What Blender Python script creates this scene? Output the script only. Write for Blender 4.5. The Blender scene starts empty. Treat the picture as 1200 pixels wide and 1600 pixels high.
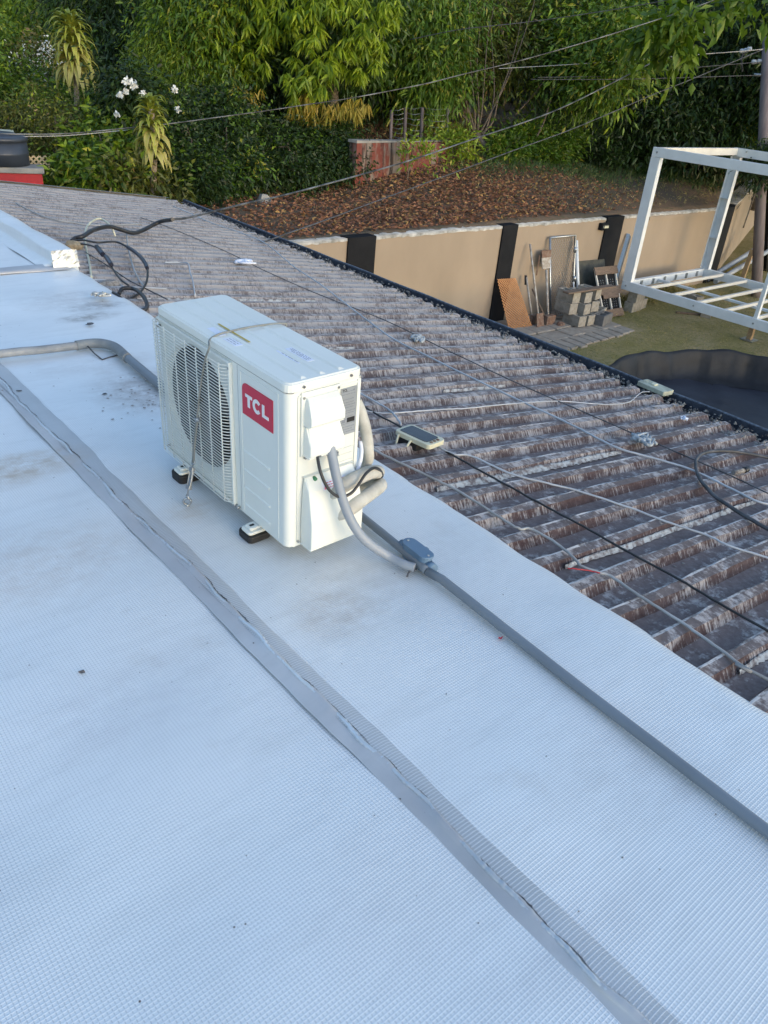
import bpy, bmesh, math, random
import numpy as np
from mathutils import Vector, Matrix
S = bpy.context.scene
COL = S.collection
rad = math.radians
# ---------------------------------------------------------------- camera, sky, sun, exposure
cam = bpy.data.objects.new('camera', bpy.data.cameras.new('camera')); COL.objects.link(cam)
cr = [[0.764014, 0.267022, -0.587351], [-0.639842, 0.43064, -0.636515], [0.082974, 0.862119, 0.499867]]
mw = Matrix([r + [0] for r in cr] + [[0, 0, 0, 1]]); mw[2][3] = 1.37
cam.matrix_world = mw
cam.data.sensor_fit = 'VERTICAL'; cam.data.sensor_height = 32.0
cam.data.lens = 32.0 * 1235 / 1600
cam.data.clip_start = 0.05; cam.data.clip_end = 2000
S.camera = cam
W = bpy.data.worlds.new('World'); S.world = W; W.use_nodes = True
wn = W.node_tree
bg = wn.nodes['Background']
sky = wn.nodes.new('ShaderNodeTexSky'); sky.sky_type = 'NISHITA'; sky.sun_disc = False
SUN_EL, SUN_AZ = 14, 172
sky.sun_elevation = rad(SUN_EL); sky.sun_rotation = rad(SUN_AZ)
sky.air_density = 1.0; sky.dust_density = 0.6; sky.ozone_density = 1.0
wn.links.new(sky.outputs[0], bg.inputs[0]); bg.inputs[1].default_value = 0.15
sl = bpy.data.lights.new('sun', 'SUN'); sl.energy = 0.30; sl.angle = rad(40); sl.color = (1.0, 0.84, 0.66)
so = bpy.data.objects.new('sun', sl); COL.objects.link(so)
sd = Vector((math.sin(rad(SUN_AZ)) * math.cos(rad(SUN_EL)), math.cos(rad(SUN_AZ)) * math.cos(rad(SUN_EL)), math.sin(rad(SUN_EL))))
so.rotation_euler = sd.to_track_quat('Z', 'Y').to_euler()
vs = S.view_settings; vs.view_transform = 'Standard'; vs.look = 'None'; vs.gamma = 1; vs.use_curve_mapping = False
vs.exposure = 1.47
# ---------------------------------------------------------------- helpers
rnd = random.Random(7)
def tag(o, label=None, cat=None, group=None, kind=None):
    if label: o['label'] = label
    if cat: o['category'] = cat
    if group: o['group'] = group
    if kind: o['kind'] = kind
    return o
def empty(name, loc=(0, 0, 0), label=None, cat=None, group=None):
    o = bpy.data.objects.new(name, None); COL.objects.link(o); o.location = loc
    o.empty_display_size = 0.1
    return tag(o, label, cat, group)
def mesh_obj(name, me, parent=None):
    o = bpy.data.objects.new(name, me); COL.objects.link(o)
    if parent is not None: o.parent = parent
    return o
class MB:
    """collects shapes, builds one mesh object; slot = material index"""
    def __init__(s): s.v = []; s.f = []; s.m = []; s.sm = []
    def add(s, vs_, fs, slot=0, smooth=False):
        b = len(s.v); s.v += [tuple(p) for p in vs_]
        for f in fs: s.f.append(tuple(b + i for i in f)); s.m.append(slot); s.sm.append(smooth)
        return s
    def box(s, a, b, slot=0, mat=None):
        x0, y0, z0 = a; x1, y1, z1 = b
        p = [(x0, y0, z0), (x1, y0, z0), (x1, y1, z0), (x0, y1, z0), (x0, y0, z1), (x1, y0, z1), (x1, y1, z1), (x0, y1, z1)]
        if mat is not None: p = [tuple(mat @ Vector(q)) for q in p]
        return s.add(p, [(3, 2, 1, 0), (4, 5, 6, 7), (0, 1, 5, 4), (1, 2, 6, 5), (2, 3, 7, 6), (3, 0, 4, 7)], slot)
    def bar(s, a, b, w, h, up=(0, 0, 1), slot=0):
        """rectangular bar from a to b, w sideways, h along up (centred)"""
        a = Vector(a); b = Vector(b); d = (b - a).normalized(); up = Vector(up)
        sd_ = d.cross(up).normalized(); u = sd_.cross(d).normalized()
        p = []
        for q in (a, b):
            for i, j in ((-1, -1), (1, -1), (1, 1), (-1, 1)): p.append(tuple(q + sd_ * (i * w / 2) + u * (j * h / 2)))
        return s.add(p, [(3, 2, 1, 0), (4, 5, 6, 7), (0, 1, 5, 4), (1, 2, 6, 5), (2, 3, 7, 6), (3, 0, 4, 7)], slot)
    def tube(s, pts, r, n=8, slot=0, cap=True):
        pts = [Vector(p) for p in pts]
        rs = r if isinstance(r, (list, tuple)) else [r] * len(pts)
        t0 = (pts[1] - pts[0]).normalized()
        ref = Vector((0, 0, 1)) if abs(t0.z) < .9 else Vector((1, 0, 0))
        u = t0.cross(ref).normalized(); rings = []
        for i, p in enumerate(pts):
            a = pts[max(i - 1, 0)]; b = pts[min(i + 1, len(pts) - 1)]; t = (b - a)
            if t.length < 1e-9: t = t0
            t = t.normalized(); u = (u - t * u.dot(t))
            if u.length < 1e-6: u = t.orthogonal()
            u.normalize(); w = t.cross(u)
            rings.append([tuple(p + (u * math.cos(k * 2 * math.pi / n) + w * math.sin(k * 2 * math.pi / n)) * rs[i]) for k in range(n)])
        b0 = len(s.v)
        for r_ in rings: s.v += r_
        for i in range(len(pts) - 1):
            for k in range(n):
                s.f.append((b0 + i * n + k, b0 + i * n + (k + 1) % n, b0 + (i + 1) * n + (k + 1) % n, b0 + (i + 1) * n + k)); s.m.append(slot); s.sm.append(True)
        if cap:
            s.f.append(tuple(b0 + k for k in range(n))[::-1]); s.m.append(slot); s.sm.append(False)
            e = b0 + (len(pts) - 1) * n; s.f.append(tuple(e + k for k in range(n))); s.m.append(slot); s.sm.append(False)
        return s
    def prism(s, pts2, z0, z1, axes=None, slot=0, top=None):
        """extrude a 2-D outline; axes maps (a, b, c) -> point; top = optional second outline"""
        ax = axes or (lambda a, b, c: (a, b, c)); n = len(pts2); t2 = top or pts2
        p = [ax(a, b, z0) for a, b in pts2] + [ax(a, b, z1) for a, b in t2]
        return s.add(p, [tuple(range(n))[::-1], tuple(range(n, 2 * n))] + [(i, (i + 1) % n, n + (i + 1) % n, n + i) for i in range(n)], slot)
    def build(s, name, mats, parent=None, bevel=0, seg=2, recalc=True):
        me = bpy.data.meshes.new(name); me.from_pydata(s.v, [], s.f)
        if not isinstance(mats, (list, tuple)): mats = [mats]
        for m in mats: me.materials.append(m)
        me.polygons.foreach_set('material_index', s.m); me.polygons.foreach_set('use_smooth', s.sm)
        if recalc or bevel:
            bm = bmesh.new(); bm.from_mesh(me)
            if bevel:
                es = [e for e in bm.edges if len(e.link_faces) == 2 and e.calc_face_angle(0) > .5]
                bmesh.ops.bevel(bm, geom=es, offset=bevel, segments=seg, affect='EDGES', profile=.5, clamp_overlap=True)
            bmesh.ops.recalc_face_normals(bm, faces=bm.faces)
            bm.to_mesh(me); bm.free()
        me.update()
        return mesh_obj(name, me, parent)
def smooth_path(pts, k=6):
    P = [Vector(p) for p in pts]; out = []
    if len(P) < 3: return P
    Q = [P[0] * 2 - P[1]] + P + [P[-1] * 2 - P[-2]]
    for i in range(1, len(Q) - 2):
        for j in range(k):
            t = j / k; a, b, c, d = Q[i - 1], Q[i], Q[i + 1], Q[i + 2]
            out.append(.5 * ((2 * b) + (c - a) * t + (2 * a - 5 * b + 4 * c - d) * t * t + (3 * b - a - 3 * c + d) * t ** 3))
    out.append(P[-1]); return out
def cable(name, pts, r, m, label=None, cat='cable', n=6, k=6, parent=None, group=None, jit=0):
    p = smooth_path(pts, k) if k > 1 else [Vector(q) for q in pts]
    if jit: p = [q + Vector((rnd.uniform(-jit, jit), rnd.uniform(-jit, jit), rnd.uniform(0, jit))) for q in p]
    o = MB().tube(p, r, n).build(name, m, parent)
    if parent is None: tag(o, label, cat, group)
    return o
# ---------------------------------------------------------------- materials
def N(nt, t, **kw):
    n = nt.nodes.new(t)
    for k, v in kw.items():
        if k in n.inputs: n.inputs[k].default_value = v
        else: setattr(n, k, v)
    return n
def newmat(name):
    m = bpy.data.materials.new(name); m.use_nodes = True; nt = m.node_tree
    return m, nt, nt.nodes['Principled BSDF']
def coords(nt, scale=(1, 1, 1), rot=(0, 0, 0), kind='Object'):
    tc = N(nt, 'ShaderNodeTexCoord'); mp = N(nt, 'ShaderNodeMapping')
    mp.inputs['Scale'].default_value = scale; mp.inputs['Rotation'].default_value = rot
    nt.links.new(tc.outputs[kind], mp.inputs[0]); return mp.outputs[0]
def noise(nt, vec, scale, detail=4, rough=.55):
    n = N(nt, 'ShaderNodeTexNoise', Scale=scale, Detail=detail, Roughness=rough); nt.links.new(vec, n.inputs['Vector']); return n.outputs['Fac']
def ramp(nt, fac, stops):
    r = N(nt, 'ShaderNodeValToRGB'); e = r.color_ramp.elements
    while len(e) < len(stops): e.new(.5)
    for i, (p, c) in enumerate(stops):
        e[i].position = p; e[i].color = (c, c, c, 1) if isinstance(c, (int, float)) else (*c, 1)
    nt.links.new(fac, r.inputs[0]); return r.outputs[0]
def mix(nt, fac, a, b, mode='MIX'):
    m = N(nt, 'ShaderNodeMix', data_type='RGBA', blend_type=mode)
    for s_, v in ((0, fac), (6, a), (7, b)):
        if isinstance(v, bpy.types.NodeSocket): nt.links.new(v, m.inputs[s_])
        elif s_ == 0: m.inputs[0].default_value = v
        else: m.inputs[s_].default_value = (*v, 1)
    return m.outputs[2]
def mth(nt, op, a, b=0.0, c=None, clamp=False):
    m = N(nt, 'ShaderNodeMath', operation=op); m.use_clamp = clamp
    for i, v in enumerate((a, b, c)):
        if v is None: continue
        if isinstance(v, bpy.types.NodeSocket): nt.links.new(v, m.inputs[i])
        else: m.inputs[i].default_value = v
    return m.outputs[0]
def bump(nt, h, strength, dist, prev=None):
    b = N(nt, 'ShaderNodeBump', Strength=strength, Distance=dist); nt.links.new(h, b.inputs['Height'])
    if prev is not None: nt.links.new(prev, b.inputs['Normal'])
    return b.outputs[0]
def simple(name, c, rough=.6, metal=0, c2=None, scale=6, bstr=0, bscale=40, bdist=.002, lo=.35, hi=.65, spec=.5, sc=(1, 1, 1)):
    m, nt, b = newmat(name); L = nt.links
    b.inputs['Roughness'].default_value = rough; b.inputs['Metallic'].default_value = metal
    b.inputs['Specular IOR Level'].default_value = spec
    v = coords(nt, sc)
    if c2 is None: c2 = tuple(x * .82 for x in c)
    L.new(mix(nt, ramp(nt, noise(nt, v, scale, 5, .6), [(lo, 0.0), (hi, 1.0)]), c, c2), b.inputs['Base Color'])
    if bstr: L.new(bump(nt, noise(nt, v, bscale, 4), bstr, bdist), b.inputs['Normal'])
    return m
M_WHITE = simple('cream_paint', (.70, .72, .68), .36, 0, (.62, .635, .59), 2.2, lo=.4, hi=.85)
M_SIDE = M_WHITE
M_DARK = simple('dark_interior', (.012, .013, .015), .5)
M_FAN = simple('fan_grey', (.05, .055, .062), .4)
M_RED = simple('logo_red', (.52, .012, .045), .35, 0, (.50, .012, .045))
M_LETTER = simple('logo_white', (.8, .8, .8), .4)
M_RUBBER = simple('black_rubber', (.012, .012, .013), .6)
M_GALV = simple('galvanised_metal', (.42, .44, .46), .35, .8, (.32, .34, .35), 30)
M_SCREW = simple('screw_steel', (.45, .45, .44), .3, .9)
M_PVC = simple('grey_pvc', (.185, .215, .25), .45, 0, (.165, .19, .22), 5, .15, 200, .0006)
M_PVCD = simple('weathered_grey_pvc', (.34, .34, .34), .6, 0, (.20, .21, .22), 8, .1, 90)
M_PVCL = simple('light_grey_flex', (.33, .36, .40), .5, 0, (.28, .31, .35), 6)
M_JB = simple('blue_grey_box', (.12, .20, .30), .5, 0, (.10, .165, .25), 9)
M_INS = simple('cream_insulation', (.54, .53, .48), .7, 0, (.38, .37, .33), 14, .2, 60)
M_CBLK = simple('black_cable', (.012, .012, .014), .45, 0, (.03, .03, .032), 8)
M_CBLK2 = simple('dusty_black_cable', (.03, .032, .036), .6, 0, (.10, .10, .11), 12)
M_CWHT = simple('white_cable', (.50, .52, .55), .5, 0, (.36, .38, .41), 6)
M_CTAN = simple('weathered_cable', (.27, .26, .25), .7, 0, (.42, .42, .42), 5)
M_STRAP = simple('pvc_coated_wire', (.22, .23, .22), .5, 0, (.17, .18, .17), 20)
M_CREAMP = simple('cream_plastic', (.62, .60, .45), .5, 0, (.50, .49, .38), 12)
M_GLASS = simple('dark_panel_glass', (.02, .022, .032), .25, 0, (.035, .038, .05), 9)
M_TAPE = simple('electrical_tape', (.015, .02, .04), .35)

SPOTS = [(*(0.655,2.675,0)[:2], .34, .16, (.42, .30, .18), .75), (*(0.546,2.056,0)[:2], .42, .30, (.52, .44, .38), .45), (*(1.684,4.371,0)[:2], .22, .10, (.24, .22, .21), .8), (*(1.58,4.208,0)[:2], .20, .09, (.24, .22, .20), .85),
         (*(1.254,1.438,0)[:2], .32, .26, (.50, .49, .46), .5), (*(1.118,1.382,0)[:2], .16, .14, (.48, .42, .38), .5), (*(1.058,2.086,0)[:2], .12, .10, (.55, .46, .36), .6), (*(1.408,3.119,0)[:2], .30, .34, (.34, .30, .28), .8), (*(1.272,1.762,0)[:2], .25, .2, (.55, .52, .44), .5),
         (*(2.208,5.208,0)[:2], .3, .35, (.42, .41, .43), .5), (*(1.611,4.555,0)[:2], .35, .25, (.40, .38, .38), .45), (*(0.512,1.376,0)[:2], .3, .2, (.60, .60, .62), .5), (*(0.682,0.637,0)[:2], .2, .2, (.58, .59, .62), .4), (*(1.338,0.546,0)[:2], .3, .2, (.60, .60, .60), .5),
         (*(0.898,0.35,0)[:2], .3, .1, (.60, .61, .63), .5), (*(1.665,1.421,0)[:2], .2, .3, (.60, .61, .62), .5), (*(1.355,3.509,0)[:2], .4, .12, (.46, .43, .42), .4)]
# aluminium-foil membrane with embossed square mesh
def membrane(name, base=(.80, .82, .83), dull=(.69, .71, .72), emboss=1.0, metal=.2, rough=.42, grid=True):
    m, nt, b = newmat(name); L = nt.links
    v = coords(nt)
    n1 = noise(nt, v, 1.3, 6, .6); n2 = noise(nt, coords(nt, (1.5, 6, 1)), 2.2, 5, .65)
    c = mix(nt, ramp(nt, n1, [(.35, 0.0), (.7, 1.0)]), base, dull)
    c = mix(nt, ramp(nt, n2, [(.5, 0.0), (.78, .7)]), c, tuple(x * .8 for x in base))
    # brown water stains
    n3 = noise(nt, v, 2.1, 7, .7)
    c = mix(nt, mth(nt, 'MULTIPLY', ramp(nt, n3, [(.60, 0.0), (.74, 1.0)]), .30), c, (.40, .33, .27))
    # dried puddles, rust run-off and scuffed patches where the roof has them
    nz = noise(nt, v, 14, 6, .75); nz2 = noise(nt, coords(nt, (1, 3, 1)), 5, 5, .7)
    for (sx_, sy_, rx_, ry_, col_, st_) in SPOTS:
        cb = N(nt, 'ShaderNodeCombineXYZ'); cb.inputs[0].default_value = sx_; cb.inputs[1].default_value = sy_
        df = N(nt, 'ShaderNodeVectorMath', operation='SUBTRACT'); L.new(v, df.inputs[0]); L.new(cb.outputs[0], df.inputs[1])
        sc_ = N(nt, 'ShaderNodeVectorMath', operation='MULTIPLY'); L.new(df.outputs[0], sc_.inputs[0]); sc_.inputs[1].default_value = (1 / rx_, 1 / ry_, 0)
        ln = N(nt, 'ShaderNodeVectorMath', operation='LENGTH'); L.new(sc_.outputs[0], ln.inputs[0])
        f = mth(nt, 'SUBTRACT', 1.0, ln.outputs['Value'], clamp=True)
        f = mth(nt, 'MULTIPLY', mth(nt, 'MULTIPLY', f, 1.6, clamp=True), ramp(nt, mth(nt, 'ADD', mth(nt, 'MULTIPLY', nz, .6), mth(nt, 'MULTIPLY', nz2, .4)), [(.38, 0.0), (.60, 1.0)]))
        c = mix(nt, mth(nt, 'MULTIPLY', f, st_), c, col_)
    # thin scuffs and creases
    w1 = noise(nt, coords(nt, (3, 26, 1), (0, 0, .5)), 1.6, 3, .5)
    c = mix(nt, mth(nt, 'MULTIPLY', ramp(nt, w1, [(.485, 0.0), (.5, 1.0), (.515, 0.0)]), .10), c, (.45, .46, .47))
    sx = N(nt, 'ShaderNodeSeparateXYZ'); L.new(v, sx.inputs[0])
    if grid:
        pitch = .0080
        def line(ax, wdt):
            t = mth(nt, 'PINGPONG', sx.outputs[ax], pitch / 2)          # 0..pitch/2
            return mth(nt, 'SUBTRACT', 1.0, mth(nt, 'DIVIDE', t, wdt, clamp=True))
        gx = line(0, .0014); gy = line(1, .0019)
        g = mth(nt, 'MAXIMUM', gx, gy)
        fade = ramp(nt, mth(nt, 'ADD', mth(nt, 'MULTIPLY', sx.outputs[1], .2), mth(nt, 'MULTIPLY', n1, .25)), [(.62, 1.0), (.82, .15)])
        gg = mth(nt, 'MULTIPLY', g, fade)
        cell_shade = mth(nt, 'MULTIPLY', mth(nt, 'MULTIPLY', line(0, .0012), mth(nt, 'SUBTRACT', 1.0, gy)), fade)
        c = mix(nt, mth(nt, 'MULTIPLY', cell_shade, .62), c, (.40, .43, .46))  # shading of the embossed cells painted as dark lines along y
        c = mix(nt, mth(nt, 'MULTIPLY', mth(nt, 'MULTIPLY', gy, fade), .45), c, (.88, .90, .92))  # bright side of the emboss painted as lighter lines along x
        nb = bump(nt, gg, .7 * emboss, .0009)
    else: nb = None
    L.new(c, b.inputs['Base Color'])
    nb = bump(nt, noise(nt, v, 7, 5, .6), .28, .004, nb)
    nb = bump(nt, noise(nt, v, 90, 3, .7), .15, .001, nb)
    L.new(nb, b.inputs['Normal'])
    b.inputs['Metallic'].default_value = metal
    L.new(ramp(nt, n1, [(.3, rough - .06), (.7, rough + .12)]), b.inputs['Roughness'])
    return m
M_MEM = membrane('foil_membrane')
M_TAPEB = membrane('bitumen_tape', (.56, .56, .57), (.36, .36, .38), 0, .25, .45, grid=False)
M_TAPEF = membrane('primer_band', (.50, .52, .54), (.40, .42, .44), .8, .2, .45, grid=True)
def roofmat(name, dark, mid, pale, amt, sx, sz, scale=1.0):
    """weathered fibre sheet: pale lichen streaks over maroon, denser to the back of the roof"""
    m, nt, b = newmat(name); L = nt.links
    v = coords(nt, (1, 1, 1))
    vs_ = coords(nt, (sx, 18, sz))
    n1 = noise(nt, vs_, 1.0, 5, .7); n2 = noise(nt, v, 2.4, 6, .65); n3 = noise(nt, v, 38, 5, .75)
    sp = N(nt, 'ShaderNodeSeparateXYZ'); L.new(v, sp.inputs[0])
    far = ramp(nt, mth(nt, 'ADD', mth(nt, 'MULTIPLY', sp.outputs[1], .12), mth(nt, 'MULTIPLY', n2, .35)), [(.35, 0.0), (.85, 1.0)])
    c = mix(nt, ramp(nt, n3, [(.35, 0.0), (.7, 1.0)]), dark, mid)
    k = mth(nt, 'ADD', mth(nt, 'MULTIPLY', n1, .60), mth(nt, 'MULTIPLY', n3, .25))
    n4 = noise(nt, coords(nt, (3, 9, 1)), 1.7, 5, .7)
    k = mth(nt, 'ADD', k, mth(nt, 'MULTIPLY', mth(nt, 'SUBTRACT', n4, .5), .45)); k = mth(nt, 'ADD', k, mth(nt, 'MULTIPLY', n2, .22)); k = mth(nt, 'ADD', k, mth(nt, 'MULTIPLY', far, .10))
    c = mix(nt, ramp(nt, k, [(.63 - amt, 0.0), (.74 - amt, .85)]), c, pale)
    c = mix(nt, mth(nt, 'MULTIPLY', far, .42), c, (.27, .255, .245))
    L.new(c, b.inputs['Base Color']); b.inputs['Roughness'].default_value = .9
    L.new(bump(nt, k, .6, .004), b.inputs['Normal'])
    return m
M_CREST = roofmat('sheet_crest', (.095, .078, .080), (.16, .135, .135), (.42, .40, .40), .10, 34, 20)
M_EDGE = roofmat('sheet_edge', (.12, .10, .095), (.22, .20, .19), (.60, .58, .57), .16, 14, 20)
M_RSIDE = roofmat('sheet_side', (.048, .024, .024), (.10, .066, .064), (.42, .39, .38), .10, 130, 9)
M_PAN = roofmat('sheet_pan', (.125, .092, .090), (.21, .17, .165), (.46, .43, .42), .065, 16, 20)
M_SEAL = simple('pale_sealant', (.56, .54, .50), .85, 0, (.20, .155, .14), 34, .6, 60, lo=.44, hi=.62)
M_CONC = simple('concrete', (.30, .29, .27), .9, 0, (.20, .195, .185), 5, .5, 50, .004)
M_WALLT = simple('beige_wall_paint', (.33, .262, .195), .85, 0, (.27, .215, .16), 1.6, .25, 60, .003, lo=.3, hi=.75, sc=(1, 1, .5))
M_WALLK = simple('black_wall_paint', (.006, .007, .010), .75, 0, (.011, .012, .015), 4, spec=.2)
M_COPE = simple('weathered_coping', (.52, .50, .46), .9, 0, (.22, .21, .18), 7, .5, 40, .006)
M_FRAME = simple('white_steel_paint', (.70, .72, .73), .42, 0, (.62, .64, .65), 4)
M_JOIST = simple('cream_steel_paint', (.70, .66, .58), .5, 0, (.60, .56, .50), 4)
M_TARP = simple('black_tarp', (.012, .013, .016), .6, 0, (.020, .022, .027), 3, .4, 14, .01, spec=.25)
M_TARPF = simple('wet_liner', (.012, .014, .024), .38, 0, (.035, .04, .055), 1.2, .2, 10, .01)
M_WOOD = simple('old_wood', (.19, .135, .10), .9, 0, (.11, .08, .06), 12, .5, 60, .003, sc=(1, 1, 6))
M_WOODL = simple('raw_timber', (.38, .26, .14), .85, 0, (.26, .17, .09), 10)
M_LATT = simple('orange_lattice', (.52, .26, .11), .8, 0, (.40, .19, .08), 9)
M_LATC = simple('cream_lattice', (.52, .44, .29), .8, 0, (.40, .33, .22), 9)
M_BLOCK = simple('concrete_block', (.38, .35, .30), .95, 0, (.24, .22, .185), 9, .7, 60, .005)
M_PAVE = simple('paving_stone', (.34, .30, .25), .95, 0, (.25, .21, .17), 6, .5, 50, .004)
M_REDP = simple('red_paint', (.42, .02, .025), .7, 0, (.30, .02, .025), 4)
M_TANK = simple('dark_tank', (.035, .045, .065), .45)
M_RUST = simple('rusty_steel', (.14, .07, .045), .9, 0, (.22, .16, .12), 16)
M_POLE = simple('pole_wood', (.13, .105, .11), .9, 0, (.20, .17, .17), 9, .5, 40, sc=(1, 1, .15))
M_BARK = simple('bark', (.10, .075, .05), .95, 0, (.17, .14, .11), 14, .7, 30, .01)
M_BARKL = simple('pale_bark', (.34, .28, .22), .95, 0, (.20, .16, .12), 9, .5, 30, .01)
M_PURP = simple('maroon_canopy', (.16, .03, .05), .9)
def redwall():
    m, nt, b = newmat('stained_red_wall'); L = nt.links
    n1 = noise(nt, coords(nt, (1.6, 1.6, .35)), 2.2, 6, .65); n2 = noise(nt, coords(nt), 6, 6, .7)
    c = mix(nt, ramp(nt, n1, [(.5, 0.0), (.58, 1.0)]), (.16, .042, .03), (.20, .165, .14))
    c = mix(nt, ramp(nt, noise(nt, coords(nt, (3.2, 3.2, .3)), 2.0, 4), [(.52, 0.0), (.6, 1.0)]), c, (.035, .025, .022))
    c = mix(nt, ramp(nt, n2, [(.5, 0.0), (.7, .8)]), c, (.20, .15, .12))
    L.new(c, b.inputs['Base Color']); b.inputs['Roughness'].default_value = .95; return m
M_RWALL = redwall()
def groundmat(name, c1, c2, c3, s1, s2, bs=.6):
    m, nt, b = newmat(name); L = nt.links; v = coords(nt)
    c = mix(nt, ramp(nt, noise(nt, v, s1, 6, .65), [(.4, 0.0), (.62, 1.0)]), c1, c2)
    c = mix(nt, ramp(nt, noise(nt, v, s2, 4, .8), [(.5, 0.0), (.7, 1.0)]), c, c3)
    L.new(c, b.inputs['Base Color']); b.inputs['Roughness'].default_value = 1
    b.inputs['Specular IOR Level'].default_value = .15
    L.new(bump(nt, noise(nt, v, 30, 6, .8), bs, .03), b.inputs['Normal']); return m
M_LAWN = groundmat('lawn', (.24, .205, .08), (.33, .265, .14), (.15, .145, .05), 1.1, 14)
M_HILL = groundmat('hill_soil', (.10, .085, .07), (.16, .11, .075), (.07, .075, .04), .7, 8)
def leafmat(name, a, b_, yellow=None, trans=.3, rough=.5):
    m, nt, b = newmat(name); L = nt.links
    at = N(nt, 'ShaderNodeAttribute', attribute_name='tint')
    stops = [(0, a), (.75 if yellow else 1, b_)]
    if yellow: stops += [(.92, yellow)]
    c = ramp(nt, at.outputs['Fac'], stops)
    L.new(c, b.inputs['Base Color']); b.inputs['Roughness'].default_value = rough
    tr = N(nt, 'ShaderNodeBsdfTranslucent'); L.new(c, tr.inputs[0])
    ms = N(nt, 'ShaderNodeMixShader'); ms.inputs[0].default_value = trans
    L.new(b.outputs[0], ms.inputs[1]); L.new(tr.outputs[0], ms.inputs[2])
    L.new(ms.outputs[0], nt.nodes['Material Output'].inputs[0]); return m
L_MANGO = leafmat('mango_leaf', (.045, .11, .006), (.34, .44, .02), None, .4)
L_MYEL = leafmat('mango_old_leaf', (.30, .28, .03), (.42, .30, .05), None, .35)
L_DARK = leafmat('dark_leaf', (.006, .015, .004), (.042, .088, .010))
L_MID = leafmat('mid_leaf', (.012, .038, .004), (.12, .22, .014), (.28, .26, .03))
L_OLIVE = leafmat('olive_leaf', (.018, .030, .007), (.14, .16, .022), (.24, .16, .07))
L_LIME = leafmat('lime_leaf', (.05, .11, .008), (.28, .38, .025), (.42, .38, .05))
L_DRAC = leafmat('dracaena_leaf', (.10, .16, .02), (.40, .42, .06), (.46, .40, .13))
L_DRY = leafmat('dry_leaf', (.12, .05, .03), (.27, .125, .068), (.36, .22, .08), .1, .8)
L_CANE = leafmat('cane_leaf', (.04, .085, .03), (.10, .17, .05), None)
L_FLOW = leafmat('white_petal', (.75, .76, .72), (.82, .82, .80), None, .2)
L_PINK = leafmat('pink_petal', (.40, .08, .20), (.50, .18, .30), None, .2)
L_GRASS = leafmat('grass_blade', (.17, .17, .045), (.36, .30, .11), (.46, .36, .18), .2, .8)
# ---------------------------------------------------------------- foliage
def leaves_mesh(name, pos, direc, L, wd, tint, m, seed=0, curl=.25, side=None):
    """pos, direc (n,3), L, wd, tint (n,) -> mesh of 5-vertex folded leaves"""
    rs = np.random.RandomState(seed + 12345); n = len(pos)
    d = direc / (np.linalg.norm(direc, axis=1, keepdims=True) + 1e-9)
    r = rs.normal(size=(n, 3)) if side is None else side + rs.normal(size=(n, 3)) * .25
    s_ = np.cross(d, r); s_ /= (np.linalg.norm(s_, axis=1, keepdims=True) + 1e-9)
    nn = np.cross(s_, d)
    L = np.asarray(L).reshape(-1, 1) * np.ones((n, 1)); wd = np.asarray(wd).reshape(-1, 1) * np.ones((n, 1))
    dn = np.array([[0, 0, -1.]])
    mid = pos + d * L * .45 + dn * L * curl * .15
    tip = pos + d * L + dn * L * curl * .6
    V = np.stack([pos, mid - s_ * wd * .5 + nn * wd * .16, mid - nn * wd * .05, mid + s_ * wd * .5 + nn * wd * .16, tip], 1).reshape(-1, 3)
    F = (np.array([[0, 1, 2], [0, 2, 3], [1, 4, 2], [2, 4, 3]])[None] + (np.arange(n) * 5)[:, None, None]).reshape(-1, 3)
    me = bpy.data.meshes.new(name)
    me.vertices.add(len(V)); me.vertices.foreach_set('co', V.astype(np.float32).ravel())
    me.loops.add(F.size); me.loops.foreach_set('vertex_index', F.astype(np.int32).ravel())
    me.polygons.add(len(F)); me.polygons.foreach_set('loop_start', (np.arange(len(F)) * 3).astype(np.int32))
    me.polygons.foreach_set('loop_total', np.full(len(F), 3, np.int32))
    me.update(calc_edges=True)
    at = me.attributes.new('tint', 'FLOAT', 'POINT'); at.data.foreach_set('value', np.repeat(tint, 5).astype(np.float32))
    me.materials.append(m); return me
def cloud(blobs, n, seed, clump=.22, nclump=None):
    """clumpy points on and in ellipsoids; returns pos, outward normal"""
    rs = np.random.RandomState(seed)
    bl = np.array([[*b[0], b[1], b[2], b[3]] for b in blobs], float)
    vol = (bl[:, 3] * bl[:, 4] * bl[:, 5]) ** .67; p = vol / vol.sum()
    nc = nclump or max(8, n // 45)
    ci = rs.choice(len(bl), nc, p=p); u = rs.normal(size=(nc, 3)); u /= np.linalg.norm(u, axis=1, keepdims=True)
    rr = rs.uniform(.35, 1.0, (nc, 1)) ** .5
    C = bl[ci, :3] + u * rr * bl[ci, 3:6]
    k = rs.randint(0, nc, n); g = rs.normal(size=(n, 3)) * clump * rs.uniform(.5, 1.3, (nc, 1))[k]
    P = C[k] + g; out = u[k] + g / clump * .5
    ct = rs.uniform(0, 1, nc)[k]
    return P, out, ct
def foliage(name, blobs, n, m, L=.12, wd=.045, droop=.6, seed=1, parent=None, clump=.22, label=None, hill=True, nclump=None, curl=.4, up=0.0, tmin=0., tmax=1.):
    P, out, ct = cloud(blobs, n, seed, clump, nclump); rs = np.random.RandomState(seed + 99)
    if hill:
        P[:, 2] = np.maximum(P[:, 2], hz_np(P[:, 0], P[:, 1]) + .03)
    d = out * .6 + rs.normal(size=(n, 3)) * .7 + np.array([[0, 0, -droop + up]])
    Ls = L * rs.uniform(.6, 1.35, n); t = np.clip(ct * .5 + rs.uniform(0, .5, n), 0, 1) * (tmax - tmin) + tmin
    me = leaves_mesh(name, P, d, Ls, wd * rs.uniform(.7, 1.3, n), t, m, seed, curl)
    o = mesh_obj(name, me, parent); o['kind'] = 'stuff'
    return o
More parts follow.
